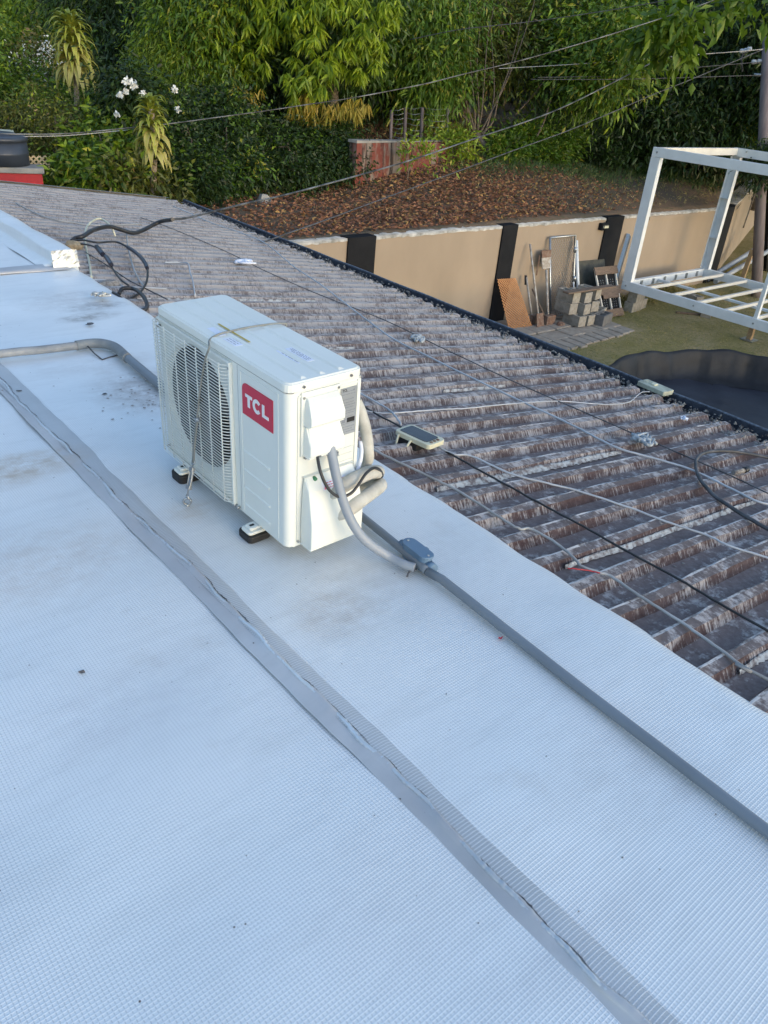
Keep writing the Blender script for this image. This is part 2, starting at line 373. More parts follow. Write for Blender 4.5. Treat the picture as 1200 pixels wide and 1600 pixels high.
# terrain height beyond the yard wall
def hz_np(x, y):
    x = np.asarray(x, float); y = np.asarray(y, float)
    t = np.clip((x - 8.5) / 4.0, 0, 1); s_ = .07 + .17 * t * t * (3 - 2 * t)
    yy = np.clip(y - 9.5, 0, 4.5)
    z = -1.02 + s_ * yy + .06 * np.clip(y - 14, 0, 5)
    far = np.clip(np.hypot(x, y) - 24, 0, 60); z = z + far * .62 - .004 * far ** 2
    z = z + .04 * np.sin(x * 1.7 + y * .8) * np.clip(y - 10, 0, 1) + .03 * np.sin(x * .9 - y * 2.1) * np.clip(y - 10, 0, 1)
    z = np.where(x < 4.5, np.minimum(z, -1.02 - np.clip(4.5 - x, 0, 2.5) * .3 + far * .62), z)
    return z
def hz(x, y): return float(hz_np(x, y))
# ---------------------------------------------------------------- ground and hill
mb = MB(); mb.box((-400, -400, -3.2), (400, 400, -2.7))
tag(mb.build('ground', M_LAWN), kind='structure')
xs = np.concatenate([np.linspace(-60, 2, 20), np.linspace(2.5, 28, 86), np.linspace(29, 90, 30)])
ts = np.concatenate([np.linspace(0, 9, 46), np.linspace(9.5, 70, 40)])
y0 = np.where(xs < 18.8, 9.56, 9.95 + (xs - 18.8) * .40)
X = np.repeat(xs, len(ts)); Y = (y0[:, None] + ts[None]).ravel(); Z = hz_np(X, Y)
nT = len(ts)
fs = [(i * nT + j, (i + 1) * nT + j, (i + 1) * nT + j + 1, i * nT + j + 1) for i in range(len(xs) - 1) for j in range(nT - 1)]
# skirt down to the yard
vv = list(zip(X, Y, Z)); b0 = len(vv)
for i, x in enumerate(xs): vv.append((x, y0[i] + .02, -2.9))
fs += [(i * nT, b0 + i, b0 + i + 1, (i + 1) * nT) for i in range(len(xs) - 1)]
mb = MB().add(vv, fs, 0, True)
tag(mb.build('hillside', M_HILL), kind='structure')
# fallen leaves and grass on the hill
rs = np.random.RandomState(3)
def litter(name, n, xr, yr, L, w, m, seed, dens=None, kind='leaves', up=.25, zf=hz_np):
    rs = np.random.RandomState(seed)
    x = rs.uniform(*xr, n); y = rs.uniform(*yr, n)
    if dens is not None:
        k = rs.uniform(0, 1, n) < dens(x, y); x = x[k]; y = y[k]
    n = len(x); z = zf(x, y) + rs.uniform(.005, .05, n)
    d = np.stack([rs.normal(size=n), rs.normal(size=n), np.abs(rs.normal(size=n)) * up], 1)
    me = leaves_mesh(name, np.stack([x, y, z], 1), d, L * rs.uniform(.5, 1.3, n), w * rs.uniform(.6, 1.2, n), rs.uniform(0, 1, n), m, seed, .3)
    o = mesh_obj(name, me); o['kind'] = 'stuff'; return o
brown = lambda x, y: np.clip(1.25 - np.abs(x - 10 - (y - 10) * .9) / 5.5, .04, 1) * np.clip(1.25 - (x - 11.5) / 4.5, 0.02, 1)
tag(litter('fallen_leaves', 150000, (3, 22), (9.7, 19), .085, .032, L_DRY, 5, brown), 'brown fallen leaves covering the slope above the beige yard wall', 'leaf litter')
tag(litter('hill_grass', 16000, (8, 26), (9.7, 17), .10, .012, L_GRASS, 6, lambda x, y: np.clip((x - 10) / 8, .05, .8), up=1.6), 'thin patchy grass growing between the fallen leaves', 'grass')
# ---------------------------------------------------------------- yard wall
wall = empty('yard_wall', (0, 0, 0), 'long beige rendered wall with broad black pilasters behind the lawn', 'wall')
def seg_wall(a, b, top, m, name, th=.15, proud=0, cap=None, label=None, topb=None):
    a = Vector((*a, 0)); b = Vector((*b, 0)); d = (b - a).normalized(); nrm = Vector((d.y, -d.x, 0))
    f0 = a + nrm * proud; f1 = b + nrm * proud; g0 = a - nrm * th; g1 = b - nrm * th; tb = topb if topb is not None else top
    p = [(f0.x, f0.y, -2.75), (f1.x, f1.y, -2.75), (g1.x, g1.y, -2.75), (g0.x, g0.y, -2.75), (f0.x, f0.y, top), (f1.x, f1.y, tb), (g1.x, g1.y, tb), (g0.x, g0.y, top)]
    o = MB().add(p, [(3, 2, 1, 0), (4, 5, 6, 7), (0, 1, 5, 4), (1, 2, 6, 5), (2, 3, 7, 6), (3, 0, 4, 7)]).build(name, m, wall)
    if label: o['label'] = label
    return o
pil = [(7.47, 8.0), (10.84, 11.22), (13.82, 14.38)]
xs_ = [4.6] + [v for p in pil for v in p] + [18.25]
for i in range(0, len(xs_), 2):
    seg_wall((xs_[i], 9.45), (xs_[i + 1], 9.45), -1.03, M_WALLT, 'wall_panel')
    # ragged pale render along the top edge
    mbc = MB(); n = max(8, int((xs_[i + 1] - xs_[i]) / .09)); P = []; 
    r2 = random.Random(i)
    for k in range(n + 1):
        x = xs_[i] + (xs_[i + 1] - xs_[i]) * k / n
        P.append((x, 9.443 - r2.random() * .008, -1.045 - r2.random() * .022)); P.append((x, 9.445, -1.022 + r2.random() * .012)); P.append((x, 9.61, -1.018 + r2.random() * .014))
    F = []
    for k in range(n):
        a = k * 3; F += [(a, a + 3, a + 4, a + 1), (a + 1, a + 4, a + 5, a + 2)]
    mbc.add(P, F, 0, True).build('coping', M_COPE, wall, recalc=False)
for a, b in pil: seg_wall((a, 9.45), (b, 9.45), -1.0, M_WALLK, 'pilaster', .17, .03)
# grey weathered stretch of coping moulding and the corner
MB().box((15.3, 9.425, -1.13), (17.6, 9.447, -1.06)).build('moulding', M_WALLT, wall)
seg_wall((18.27, 9.45), (18.74, 9.47), -1.0, M_WALLK, 'pilaster', .17, .03)
seg_wall((18.75, 9.47), (19.12, 9.655), -.985, M_WALLK, 'pilaster', .15, .03)
seg_wall((19.02, 9.64), (28.5, 13.5), -.98, M_WALLT, 'wall_panel', .2, 0, topb=-.80)
seg_wall((19.06, 9.56), (28.5, 13.40), -.955, M_COPE, 'coping', .34, .0, topb=-.775).location.z = 0
for o in list(wall.children):
    if o.name.startswith('coping') and o.dimensions.z > 1:      # thin the long coping down to a slab
        for v in o.data.vertices:
            if v.co.z < -2: v.co.z = -1.0 + (v.co.x - 19) / 9.5 * .18
lt = MB(); q = (13.7,9.44,-1.157)
lt.box((q[0] - .09, 9.36, q[2] - .07), (q[0] + .12, 9.448, q[2] + .06)); lt.box((q[0] - .06, 9.33, q[2] - .03), (q[0] + .09, 9.361, q[2] + .03), 1)
tag(lt.build('wall_light', [M_WALLK, M_CREAMP], None, .008), 'small dark box light fixed high on the beige wall beside the second pilaster', 'wall light')
# ---------------------------------------------------------------- red retaining wall and fence behind
rw = empty('retaining_wall', (9.6, 11.9, -1), 'short stained red and grey concrete wall holding back the slope under the trees', 'wall')
mb = MB(); A = Vector((9.50, 11.9, 0)); Bq = Vector((12.9, 12.45, 0)); dd = (Bq - A).normalized(); nn = Vector((dd.y, -dd.x, 0))
def wallbox(mb, a, b, z0, z1a, z1b, th, pr=0):
    f0 = a + nn * pr; f1 = b + nn * pr; g0 = a - nn * th; g1 = b - nn * th
    return mb.add([(f0.x, f0.y, z0), (f1.x, f1.y, z0), (g1.x, g1.y, z0), (g0.x, g0.y, z0), (f0.x, f0.y, z1a), (f1.x, f1.y, z1b), (g1.x, g1.y, z1b), (g0.x, g0.y, z1a)], [(3, 2, 1, 0), (4, 5, 6, 7), (0, 1, 5, 4), (1, 2, 6, 5), (2, 3, 7, 6), (3, 0, 4, 7)])
o = wallbox(MB(), A, Bq, -1.8, 0.0, -.06, .18).build('wall_face', M_RWALL); o.parent = rw; o.matrix_parent_inverse = Matrix.Translation(-Vector(rw.location))
o = wallbox(MB(), A - dd * .02, Bq, -.02, .025, -.035, .20, .012).build('cap', M_CONC); o.parent = rw; o.matrix_parent_inverse = Matrix.Translation(-Vector(rw.location))
fn = empty('chain_fence', (0, 0, 0), 'dark sagging wire fence on posts above the stained red wall', 'fence')
fp = [(11.508,13.316,-0.042),(11.477,13.343,0.417),(11.723,13.127,-0.053),(11.684,13.162,0.485),(11.977,12.896,-0.106),(11.928,12.942,0.513),(12.353,12.537,-0.107),(12.296,12.593,0.535)]
for i in range(0, 8, 2):
    a, b = fp[i], fp[i + 1]; MB().tube([(a[0], a[1], a[2] - .5), b], .035, 6).build('post', M_POLE, fn)
for i in (0, 2, 4):
    for k in range(7):
        t = k / 6; a = Vector(fp[i]).lerp(Vector(fp[i + 1]), t); b = Vector(fp[i + 2]).lerp(Vector(fp[i + 3]), t)
        MB().tube([a, a.lerp(b, .5) + Vector((0, 0, -.03)), b], .006, 4).build('fence_wire', M_GALV, fn)
# ---------------------------------------------------------------- concrete house with foil roof (foreground)
hs = empty('flat_roofed_house', (0, 0, -2.7), 'flat concrete roof covered with silver foil membrane, ridge of tape along it', 'house')
def ch(o, p): o.parent = p; o.matrix_parent_inverse = Matrix.Translation(-Vector(p.location)); return o
ch(MB().box((-5, -3, -.22), (1.80, 9.32, -.012)).build('roof_slab', M_CONC), hs)
ch(MB().box((-4.8, -2.8, -2.7), (1.62, 9.1, -.22)).build('wall', M_WALLT), hs)
def edge_x(y): return 1.815 + .125 * min(1, max(0, (y - .3) / 4.2)) ** .8 + .004 * math.sin(y * 9) + .003 * math.sin(y * 23)
def sheet(name, xa, xb, ya, yb, z0, m, nx, ny, amp=.003, edge=False, lip=.0):
    r3 = random.Random(name + str(xa)); V = []; F = []
    ph = [r3.uniform(0, 6) for _ in range(8)]
    for i in range(nx + 1):
        for j in range(ny + 1):
            y = ya + (yb - ya) * j / ny; x1 = edge_x(y) if edge else xb
            x = xa + (x1 - xa) * i / nx
            z = z0 + amp * (math.sin(x * 4.1 + ph[0] + y) + math.sin(y * 3.3 + ph[1]) + .6 * math.sin(x * 9 + y * 7 + ph[2]) + .5 * math.sin(y * 13 - x * 5 + ph[3]))
            if edge and i == nx: z = -.055 - .12 * (x - 1.87) + .028 + .004 * math.sin(y * 17)
            elif edge and i == nx - 1: z = z0 - .004
            V.append((x, y, z))
    for i in range(nx):
        for j in range(ny):
            a = i * (ny + 1) + j; F.append((a, a + ny + 1, a + ny + 2, a + 1))
    o = MB().add(V, F, 0, True).build(name, m, recalc=False); return ch(o, hs)
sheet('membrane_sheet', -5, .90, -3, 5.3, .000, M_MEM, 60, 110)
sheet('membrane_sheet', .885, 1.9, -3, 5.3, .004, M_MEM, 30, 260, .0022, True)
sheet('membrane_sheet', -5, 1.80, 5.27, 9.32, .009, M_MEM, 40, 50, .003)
# seam: smooth tape with a hand-pressed bead, and the primed band beside it
def wob(y, s_): return .007 * math.sin(y * 2.3 + s_) + .004 * math.sin(y * 7.1 + s_ * 2) + .0025 * math.sin(y * 19 + s_ * 3) + .0015 * math.sin(y * 47 + s_)
V = []; F = []; ny = 1100; ya, yb = -2.6, 5.27
r4 = random.Random(4)
for j in range(ny + 1):
    y = ya + (yb - ya) * j / ny
    xl = .846 + .03 * max(0, (y - 2.6) / 2.6) + .4 * wob(y, 1); xc = .888 + .02 * max(0, (y - 2.2) / 2) + wob(y, 4); 
    h = .0105 + .003 * math.sin(y * 11) + .0022 * math.sin(y * 29 + 1) + r4.uniform(-.0007, .0007)
    if y > 2.3: h *= max(.35, 1 - (y - 2.3) * .5)
    for x, z in ((xl, .003), (xl + .003, .0058), (xl * .45 + xc * .55, .0075 + h * .12), (xc - .012, .006 + h * .55), (xc - .004, .006 + h), (xc + .001 + r4.uniform(0, .0015), .006 + h * .9), (xc + .0035, .008), (xc + .006, .0055)): V.append((x, y, z))
for j in range(ny):
    for k in range(7): a = j * 8 + k; F.append((a, a + 1, a + 9, a + 8))
ch(MB().add(V, F, 0, True).build('seam_tape', M_TAPEB, recalc=False), hs)
V = []; F = []
for j in range(ny + 1):
    y = ya + (yb - ya) * j / ny; xr = .925 + .012 * min(1, max(0, y)) + .018 * min(1, max(0, (y - 1.2) / 1.5)) + .5 * wob(y, 7) + .012 * max(0, (y - 2.6) / 2)
    for k in range(5): x = .880 + (xr - .880) * k / 4; V.append((x, y, .0112 + .0022 * math.sin(x * 4 + y)* 0 + (.0 if k < 4 else -.004)))
for j in range(ny):
    for k in range(4): a = j * 5 + k; F.append((a, a + 1, a + 6, a + 5))
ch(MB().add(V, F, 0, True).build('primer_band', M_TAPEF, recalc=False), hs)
# lumpy sealant bead and the dark open edge of the lap along the seam
V = []; pts = []; pts2 = []
for j in range(1800):
    y = -2.5 + 7.7 * j / 1799; xc = .888 + .02 * max(0, (y - 2.2) / 2) + wob(y, 4)
    hh = .0165 + .003 * math.sin(y * 11) + r4.uniform(-.001, .001); hh = hh if y < 2.3 else max(.009, hh * (1 - (y - 2.3) * .2))
    pts.append((xc + .0035 + .002 * math.sin(y * 60) + r4.uniform(-.0012, .0012), y, .0128)); pts2.append((xc - .0035 + .0012 * math.sin(y * 37) + r4.uniform(-.0008, .0008), y, hh - .0035))
M_BEAD = membrane('foil_bead', (.66, .70, .74), (.42, .44, .47), 0, .45, .32, grid=False)
M_CRACK = simple('dark_bitumen', (.09, .085, .09), .8, 0, (.32, .32, .33), 30, lo=.45, hi=.62)
ch(MB().tube(pts, [.0005 + .0009 * max(0, math.sin(p[1] * 5.3) * .5 + math.sin(p[1] * 17) * .3 + .35) + r4.uniform(0, .0005) for p in pts], 5).build('lap_gap', M_CRACK, recalc=False), hs)
ch(MB().tube(pts2, [.0052 + .0020 * math.sin(p[1] * 21) * math.sin(p[1] * 7.7) + r4.uniform(-.0005, .0005) for p in pts2], 7).build('sealant_bead', M_BEAD, recalc=False), hs)
# crossing lap tape at the raised kerb and the wrapped kerb itself
V = []; F = []
for j in range(61):
    x = -1.5 + 3.36 * j / 60
    for k, (dy, z) in enumerate(((-.07, .008), (-.065, .0125), (0, .0135), (.06, .0165), (.07, .014))): V.append((x, 5.27 + dy + .01 * math.sin(x * 6 + k), z + .002))
for j in range(60):
    for k in range(4): a = j * 5 + k; F.append((a, a + 5, a + 6, a + 1))
ch(MB().add(V, F, 0, True).build('lap_tape', M_TAPEB, recalc=False), hs)
V = []; F = []
prof = [(1.70, .012), (1.77, .03), (1.785, .045), (1.79, .095), (1.80, .108), (1.90, .112), (1.925, .10), (1.935, .07), (1.94, -.03)]
for j in range(81):
    y = 5.28 + 4.04 * j / 80
    for k, (x, z) in enumerate(prof):
        V.append((x + .006 * math.sin(y * 5 + k), y + (.02 * math.sin(k * 2.1) if j == 0 else 0), z + .004 * math.sin(y * 8 + k * 1.3)))
for j in range(80):
    for k in range(8): a = j * 9 + k; F.append((a, a + 9, a + 10, a + 1))
F.append(tuple(range(9)))
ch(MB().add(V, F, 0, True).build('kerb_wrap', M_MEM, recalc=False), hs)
# crumpled foil at the kerb's end
V = []; F = []; r5 = random.Random(9)
for i in range(9):
    for j in range(7):
        V.append((1.772 + .165 * i / 8, 5.262 - .010 * r5.random() - .02 * (1 - j / 6), .008 + .105 * j / 6 + .003 * r5.random()))
for i in range(8):
    for j in range(6): a = i * 7 + j; F.append((a, a + 7, a + 8, a + 1))
M_FOIL = membrane('crumpled_foil', (.66, .67, .64), (.42, .40, .35), 0, .5, .38, grid=False)
ch(MB().add(V, F).build('foil_end', M_FOIL, recalc=False), hs)
# ---------------------------------------------------------------- corrugated roof
cr_ = empty('corrugated_roof', (1.9, 0, -2.7), 'low pitched roof of weathered maroon corrugated sheets streaked with pale lichen', 'roof')
PITCH = .156; RP = 4
def rz(x): return -.05 - .12 * (x - 1.87)
def eave(y): return 4.33 + .037 * (y - 1.6)
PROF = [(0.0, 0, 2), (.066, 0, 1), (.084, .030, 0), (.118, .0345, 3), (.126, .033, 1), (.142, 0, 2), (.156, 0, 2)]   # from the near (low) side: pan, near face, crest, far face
k0 = -8
for sidx in range(17):
    r6 = random.Random(sidx); yb0 = .8315 + (k0 + sidx * RP) * PITCH
    V = []; F = []; MI = []; nx = 34; cols_ = []
    for rr in range(RP):
        for (py, pz, ms) in PROF[:-1]: cols_.append((yb0 + rr * PITCH + py, pz, ms))
    cols_.append((yb0 + RP * PITCH + .02, .001, 2))
    cols_ = [c for c in cols_ if c[0] < 9.33]
    if len(cols_) < 3: break
    nc = len(cols_); ph = r6.uniform(0, 6); jx = [r6.uniform(-.03, .05) for _ in range(RP + 2)]
    for ci_, (y, z, ms) in enumerate(cols_):
        xe = eave(y) + .02 + jx[min(ci_ // 6, RP)] * .8
        for i in range(nx + 1):
            x = 1.80 + (xe - 1.80) * i / nx
            zz = rz(x) + z + .0025 * math.sin(x * 3 + ph) + (.002 * r6.uniform(-1, 1) if z > 0 else 0)
            V.append((x, y + .0035 * math.sin(x * 5 + y * 20) + (.0015 * r6.uniform(-1, 1)), zz + (.003 if ci_ == nc - 1 else 0)))
    for c in range(nc - 1):
        for i in range(nx):
            a = c * (nx + 1) + i; F.append((a, a + 1, a + nx + 2, a + nx + 1)); MI.append(cols_[c][2])
    mb = MB().add(V, F, 0, False)
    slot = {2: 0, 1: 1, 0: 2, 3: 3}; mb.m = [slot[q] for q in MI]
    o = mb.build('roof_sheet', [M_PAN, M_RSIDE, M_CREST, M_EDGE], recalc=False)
    ch(o, cr_)
# pale sealant smears along some laps
def smear(pts, w, label=None):
    r7 = random.Random(int(pts[0][1] * 100)); p = smooth_path(pts, 12); V = []; F = []
    for i, q in enumerate(p):
        ww = w * (.6 + .8 * r7.random()) * min(1, .3 + 4 * min(i, len(p) - 1 - i) / len(p)); zz = rz(q.x)
        for k in range(5): a = (k / 4 - .5); V.append((q.x, q.y + a * ww, zz + .003 + (.010 + .012 * (a > 0)) * (1 - 4 * a * a) + .002 * r7.random()))
    for i in range(len(p) - 1):
        for k in range(4): a = i * 5 + k; F.append((a, a + 5, a + 6, a + 1))
    ch(MB().add(V, F, 0, True).build('sealant_smear', M_SEAL, recalc=False), cr_)
def ribfoot(k): return .8315 + k * PITCH + .062   # foot of the near face of rib k
for kk, xa, xb, w in ((6, 1.95, 3.2, .034), (2, 1.95, 3.35, .020), (-2, 1.95, 3.0, .024), (17, 2.0, 2.9, .016), (24, 2.05, 3.4, .016), (12, 2.9, 3.4, .012)):
    y = ribfoot(kk); smear([(xa + (xb - xa) * t / 8, y + .004 * math.sin(t * 2.1), 0) for t in range(9)], w)
# ridge flashing at the back edge and gutter on the eave
ch(MB().add([(2.0, 9.30, rz(2.0) + .045), (4.62, 9.30, rz(4.62) + .045), (4.62, 9.42, rz(4.62) + .035), (2.0, 9.42, rz(2.0) + .035), (2.0, 9.42, rz(2.0) - .08), (4.62, 9.42, rz(4.62) - .08)], [(0, 1, 2, 3), (3, 2, 5, 4)]).build('edge_flashing', simple('flashing_grey', (.24, .23, .22), .9, 0, (.34, .33, .31), 9), recalc=False), cr_)
gm = simple('gutter_paint', (.022, .028, .045), .5, 0, (.05, .06, .08), 18, .3, 60)
gr = simple('gutter_rim', (.14, .17, .22), .45, .2, (.05, .06, .08), 40)
V = []; F = []
gp = [(-.03, -.03), (-.03, -.085), (.085, -.085), (.085, .012), (.097, .016), (.097, -.095), (-.04, -.095), (-.04, -.03)]
Ys = [-1 + i * .25 for i in range(42)]
for y in Ys:
    for a, b in gp: x = eave(y) + .055 + a; V.append((x, y, rz(eave(y)) + b + .012))
for j in range(len(Ys) - 1):
    for k in range(8): a = j * 8 + k; b = j * 8 + (k + 1) % 8; F.append((a, b, b + 8, a + 8))
ch(MB().add(V, F).build('gutter', gm), cr_)
ch(MB().tube([(eave(y) + .150, y, rz(eave(y)) + .030 + .002 * math.sin(y * 7)) for y in Ys], .008, 6).build('gutter_rim', gr), cr_)
ch(MB().box((4.05, -1, -2.7), (4.2, 9.2, rz(4.2) - .05)).build('wall', M_WALLT), cr_)
ch(MB().box((4.30, -1, rz(4.4) - .16), (4.335, 9.3, rz(4.4) - .02)).build('fascia', M_WOOD), cr_)
# debris along the eave: chips of lichen and mortar
def chips(name, P, smin, smax, m, seed, flat=.5):
    rs = np.random.RandomState(seed); mb = MB()
    for (x, y, z) in P:
        s_ = rs.uniform(smin, smax); a = rs.uniform(0, 6); V = []
        for k in range(5): V.append((x + math.cos(a + k * 1.257) * s_ * rs.uniform(.6, 1.1), y + math.sin(a + k * 1.257) * s_ * rs.uniform(.6, 1.1), z))
        V.append((x + rs.uniform(-.3, .3) * s_, y + rs.uniform(-.3, .3) * s_, z + s_ * flat * rs.uniform(.5, 1.3)))
        mb.add(V, [(k, (k + 1) % 5, 5) for k in range(5)])
    o = mb.build(name, m, recalc=False); o['kind'] = 'stuff'; return o
r8 = random.Random(11); P = []
for i in range(2600):
    y = r8.uniform(-.8, 9.2); u = abs(r8.gauss(0, .10))
    x = eave(y) - u; P.append((x, y, rz(x) + .004 + (.03 if ((y - .8315) / PITCH) % 1 > .5 else 0)))
M_CHIP = simple('pale_chips', (.30, .29, .27), .95, 0, (.13, .11, .10), 60)
ch(chips('eave_debris', P, .004, .016, M_CHIP, 2, .7), cr_)
P = [(eave(y) + .055 + r8.uniform(-.02, .08), y, rz(eave(y)) - .050 + r8.uniform(0, .065)) for y in [r8.uniform(-.8, 9.2) for _ in range(3200)]]
ch(chips('gutter_debris', P, .006, .018, simple('gutter_litter', (.20, .20, .19), .95, 0, (.02, .022, .03), 26, lo=.42, hi=.58), 3, .9), cr_)
P = []
for i in range(900):
    y = r8.uniform(-.8, 9.2); x = r8.uniform(2, 4.3); P.append((x, y, rz(x) + (.036 if ((y - .8315) / PITCH) % 1 > .53 and ((y - .8315) / PITCH) % 1 < .82 else .004)))
ch(chips('lichen_chips', P, .002, .008, M_CHIP, 4, .3), cr_)
#===P3===
# ---------------------------------------------------------------- air conditioner outdoor unit
AP = Vector((1.157, 1.670, .044)); am = [[0.99934, -0.00141, -0.03625], [0.00074, 0.99982, -0.0187], [0.03627, 0.01866, 0.99917]]
AM = Matrix([am[0] + [AP.x], am[1] + [AP.y], am[2] + [AP.z], [0, 0, 0, 1]])
def aw(p): return tuple(AM @ Vector(p))
def awl(ps): return [aw(p) for p in ps]
ac = empty('air_conditioner', (0, 0, 0), 'white outdoor air conditioning unit with round fan grille standing on silver roof', 'air conditioner')
ac.matrix_world = AM
AW, AD, AH = .763, .2555, .54
# lid
def rrect(x0, y0, x1, y1, r, n=4):
    out = []
    for cx, cy, a0 in ((x1 - r, y0 + r, -90), (x1 - r, y1 - r, 0), (x0 + r, y1 - r, 90), (x0 + r, y0 + r, 180)):
        for k in range(n + 1): a = rad(a0 + 90 * k / n); out.append((cx + r * math.cos(a), cy + r * math.sin(a)))
    return out
mb = MB(); o1 = rrect(-.004, -.004, AD + .004, AW + .004, .026); o2 = rrect(.000, .000, AD, AW, .024)
mb.prism(o1, AH - .028, AH - .004, None); lid = mb.build('lid', M_WHITE, ac, .0025)
mb = MB(); mb.prism(rrect(0, 0, AD, AW, .024), AH - .0041, AH - .0002, None, 0, rrect(.004, .004, AD - .004, AW - .004, .022)); mb.build('lid_top', M_WHITE, lid)
for x, y1 in ((.058, AW - .015), (.122, AW - .015), (.186, AW - .015)):     # long pressed ribs
    mb = MB(); w = .006
    for xx, s_ in ((x, 1),): 
        mb.add([(xx - w, .012, AH - .0006), (xx + w * 2.5, .012, AH - .0006), (xx + w * 2.5, y1, AH - .0006), (xx - w, y1, AH - .0006), (xx, .022, AH + .0036), (xx + w * 1.4, .022, AH + .0036), (xx + w * 1.4, y1 - .01, AH + .0036), (xx, y1 - .01, AH + .0036)],
               [(4, 5, 6, 7), (0, 1, 5, 4), (1, 2, 6, 5), (2, 3, 7, 6), (3, 0, 4, 7)])
    mb.build('pressed_rib', M_WHITE, lid, recalc=False)
# shell: side + back + bottom as an open box, front as a panel with a round opening
mb = MB(); t = .004
mb.prism([(.022, .0005), (.0305, .0005), (.0305, .006), (.022, .006)], .0, AH - .030)     # vertical joint strip (seat for the panel)
mb.box((.031, 0.002, .0), (AD - .001, .0055, AH - .0285)); mb.box((AD - .006, .002, 0), (AD, AW - .001, AH - .0285))
mb.box((.03, AW - .006, 0), (AD - .001, AW - .0005, AH - .0285)); mb.box((.012, .006, .0), (AD - .006, AW - .006, .012))
mb.box((.10, .27, .012), (.104, AW - .01, AH - .03), 0)
shell = mb.build('shell', M_WHITE, ac)
# pressed frame lines on the side
mb = MB(); mb.box((.034, -.0012, .02), (.037, .002, AH - .045)); mb.box((AD - .014, -.0016, .02), (AD - .002, .002, AH - .035)); mb.box((.036, -.0012, AH - .047), (AD - .014, .002, AH - .041))
mb.build('side_edging', M_WHITE, shell, .0006, 1)
FC = (.516, .265); FR = .214      # fan centre (y, z) and radius
def front_panel():
    V = []; F = []; n = 64
    def rect_pt(a):
        c, s_ = math.cos(a), math.sin(a); hy0, hy1, hz0, hz1 = .246, AW - .001 - FC[0], FC[1] - .004, AH - .031 - FC[1]
        ty = (hy1 / c if c > 0 else -hy0 / c) if abs(c) > 1e-6 else 9; tz = (hz1 / s_ if s_ > 0 else -hz0 / s_) if abs(s_) > 1e-6 else 9
        q = min(ty, tz); return (FC[0] + c * q, FC[1] + s_ * q)
    angs = sorted([i * 2 * math.pi / n for i in range(n)] + [math.atan2(z - FC[1], y - FC[0]) % (2 * math.pi) for y in (.270, AW - .001) for z in (.004, AH - .031)])
    # flat part (y>.333) with hole
    angs = sorted([i * 2 * math.pi / n for i in range(n)] + [math.atan2(z - FC[1], y - FC[0]) % (2 * math.pi) for y in (FC[0] - .246, AW - .001) for z in (.004, AH - .031)])
    m_ = len(angs)
    for a in angs: p = rect_pt(a); V.append((0, p[0], p[1]))
    for a in angs: V.append((0.0, FC[0] + FR * math.cos(a), FC[1] + FR * math.sin(a)))
    for a in angs: V.append((.012, FC[0] + (FR - .012) * math.cos(a), FC[1] + (FR - .012) * math.sin(a)))
    for a in angs: V.append((.075, FC[0] + (FR - .016) * math.cos(a), FC[1] + (FR - .016) * math.sin(a)))
    for r_ in range(3):
        for i in range(m_): j = (i + 1) % m_; F.append((r_ * m_ + i, r_ * m_ + j, (r_ + 1) * m_ + j, (r_ + 1) * m_ + i))
    return V, F
V, F = front_panel(); mb = MB().add(V, F, 0, False)
ylo = FC[0] - .246
pr = [(0, ylo)] + [(0.0, .024)] + [(.024 - .024 * math.cos(a), .024 - .024 * math.sin(a)) for a in [k * math.pi / 12 for k in range(1, 7)]] + [(.0295, .0)]
b0 = len(mb.v)
for z in (.004, AH - .031):
    for x, y in pr: mb.v.append((x, y, z))
for i in range(len(pr) - 1):
    mb.f.append((b0 + i, b0 + i + 1, b0 + len(pr) + i + 1, b0 + len(pr) + i)); mb.m.append(0); mb.sm.append(i > 0)
# far left rounded edge
mb.add([(0, AW - .001, .004), (.03, AW - .001, .004), (.03, AW - .001, AH - .031), (0, AW - .001, AH - .031), (.03, .1, .004), (0, .1, .004)], [(0, 1, 2, 3), (0, 5, 4, 1)])
M_SHR = simple('shroud_shade', (.10, .112, .122), .5)  # pale shroud wall coloured dark to paint in the shade of the fan opening
fp_ = mb.build('front_panel', [M_WHITE, M_SHR], ac)
for p_ in fp_.data.polygons:
    if p_.center.x > .02 and (p_.center.y - FC[0]) ** 2 + (p_.center.z - FC[1]) ** 2 < (FR - .01) ** 2: p_.material_index = 1
for z in (.236, .169, .106, .042):      # pressed lines under the logo
    MB().add([(0.0004, .090, z - .006), (0.0004, .238, z - .006), (0.0004, .238, z + .006), (0.0004, .090, z + .006), (-.0035, .096, z - .0005), (-.0035, .232, z - .0005), (-.0035, .232, z + .0015), (-.0035, .096, z + .0015)],
             [(4, 5, 6, 7), (0, 1, 5, 4), (1, 2, 6, 5), (2, 3, 7, 6), (3, 0, 4, 7)]).build('pressed_line', M_WHITE, fp_)
mb = MB()                           # raised border round the plain part
for a, b in (((.045, .015), (.048, AH - .045)), ((.243, .015), (.246, AH - .045)), ((.048, AH - .048), (.243, AH - .045))): mb.box((-.0016, a[0], a[1]), (.001, b[0], b[1]))
mb.build('pressed_border', M_WHITE, fp_, .0007, 1)
MB().box((-.0006, .260, .006), (.0005, .2612, AH - .034)).build('panel_joint', M_GALV, fp_)
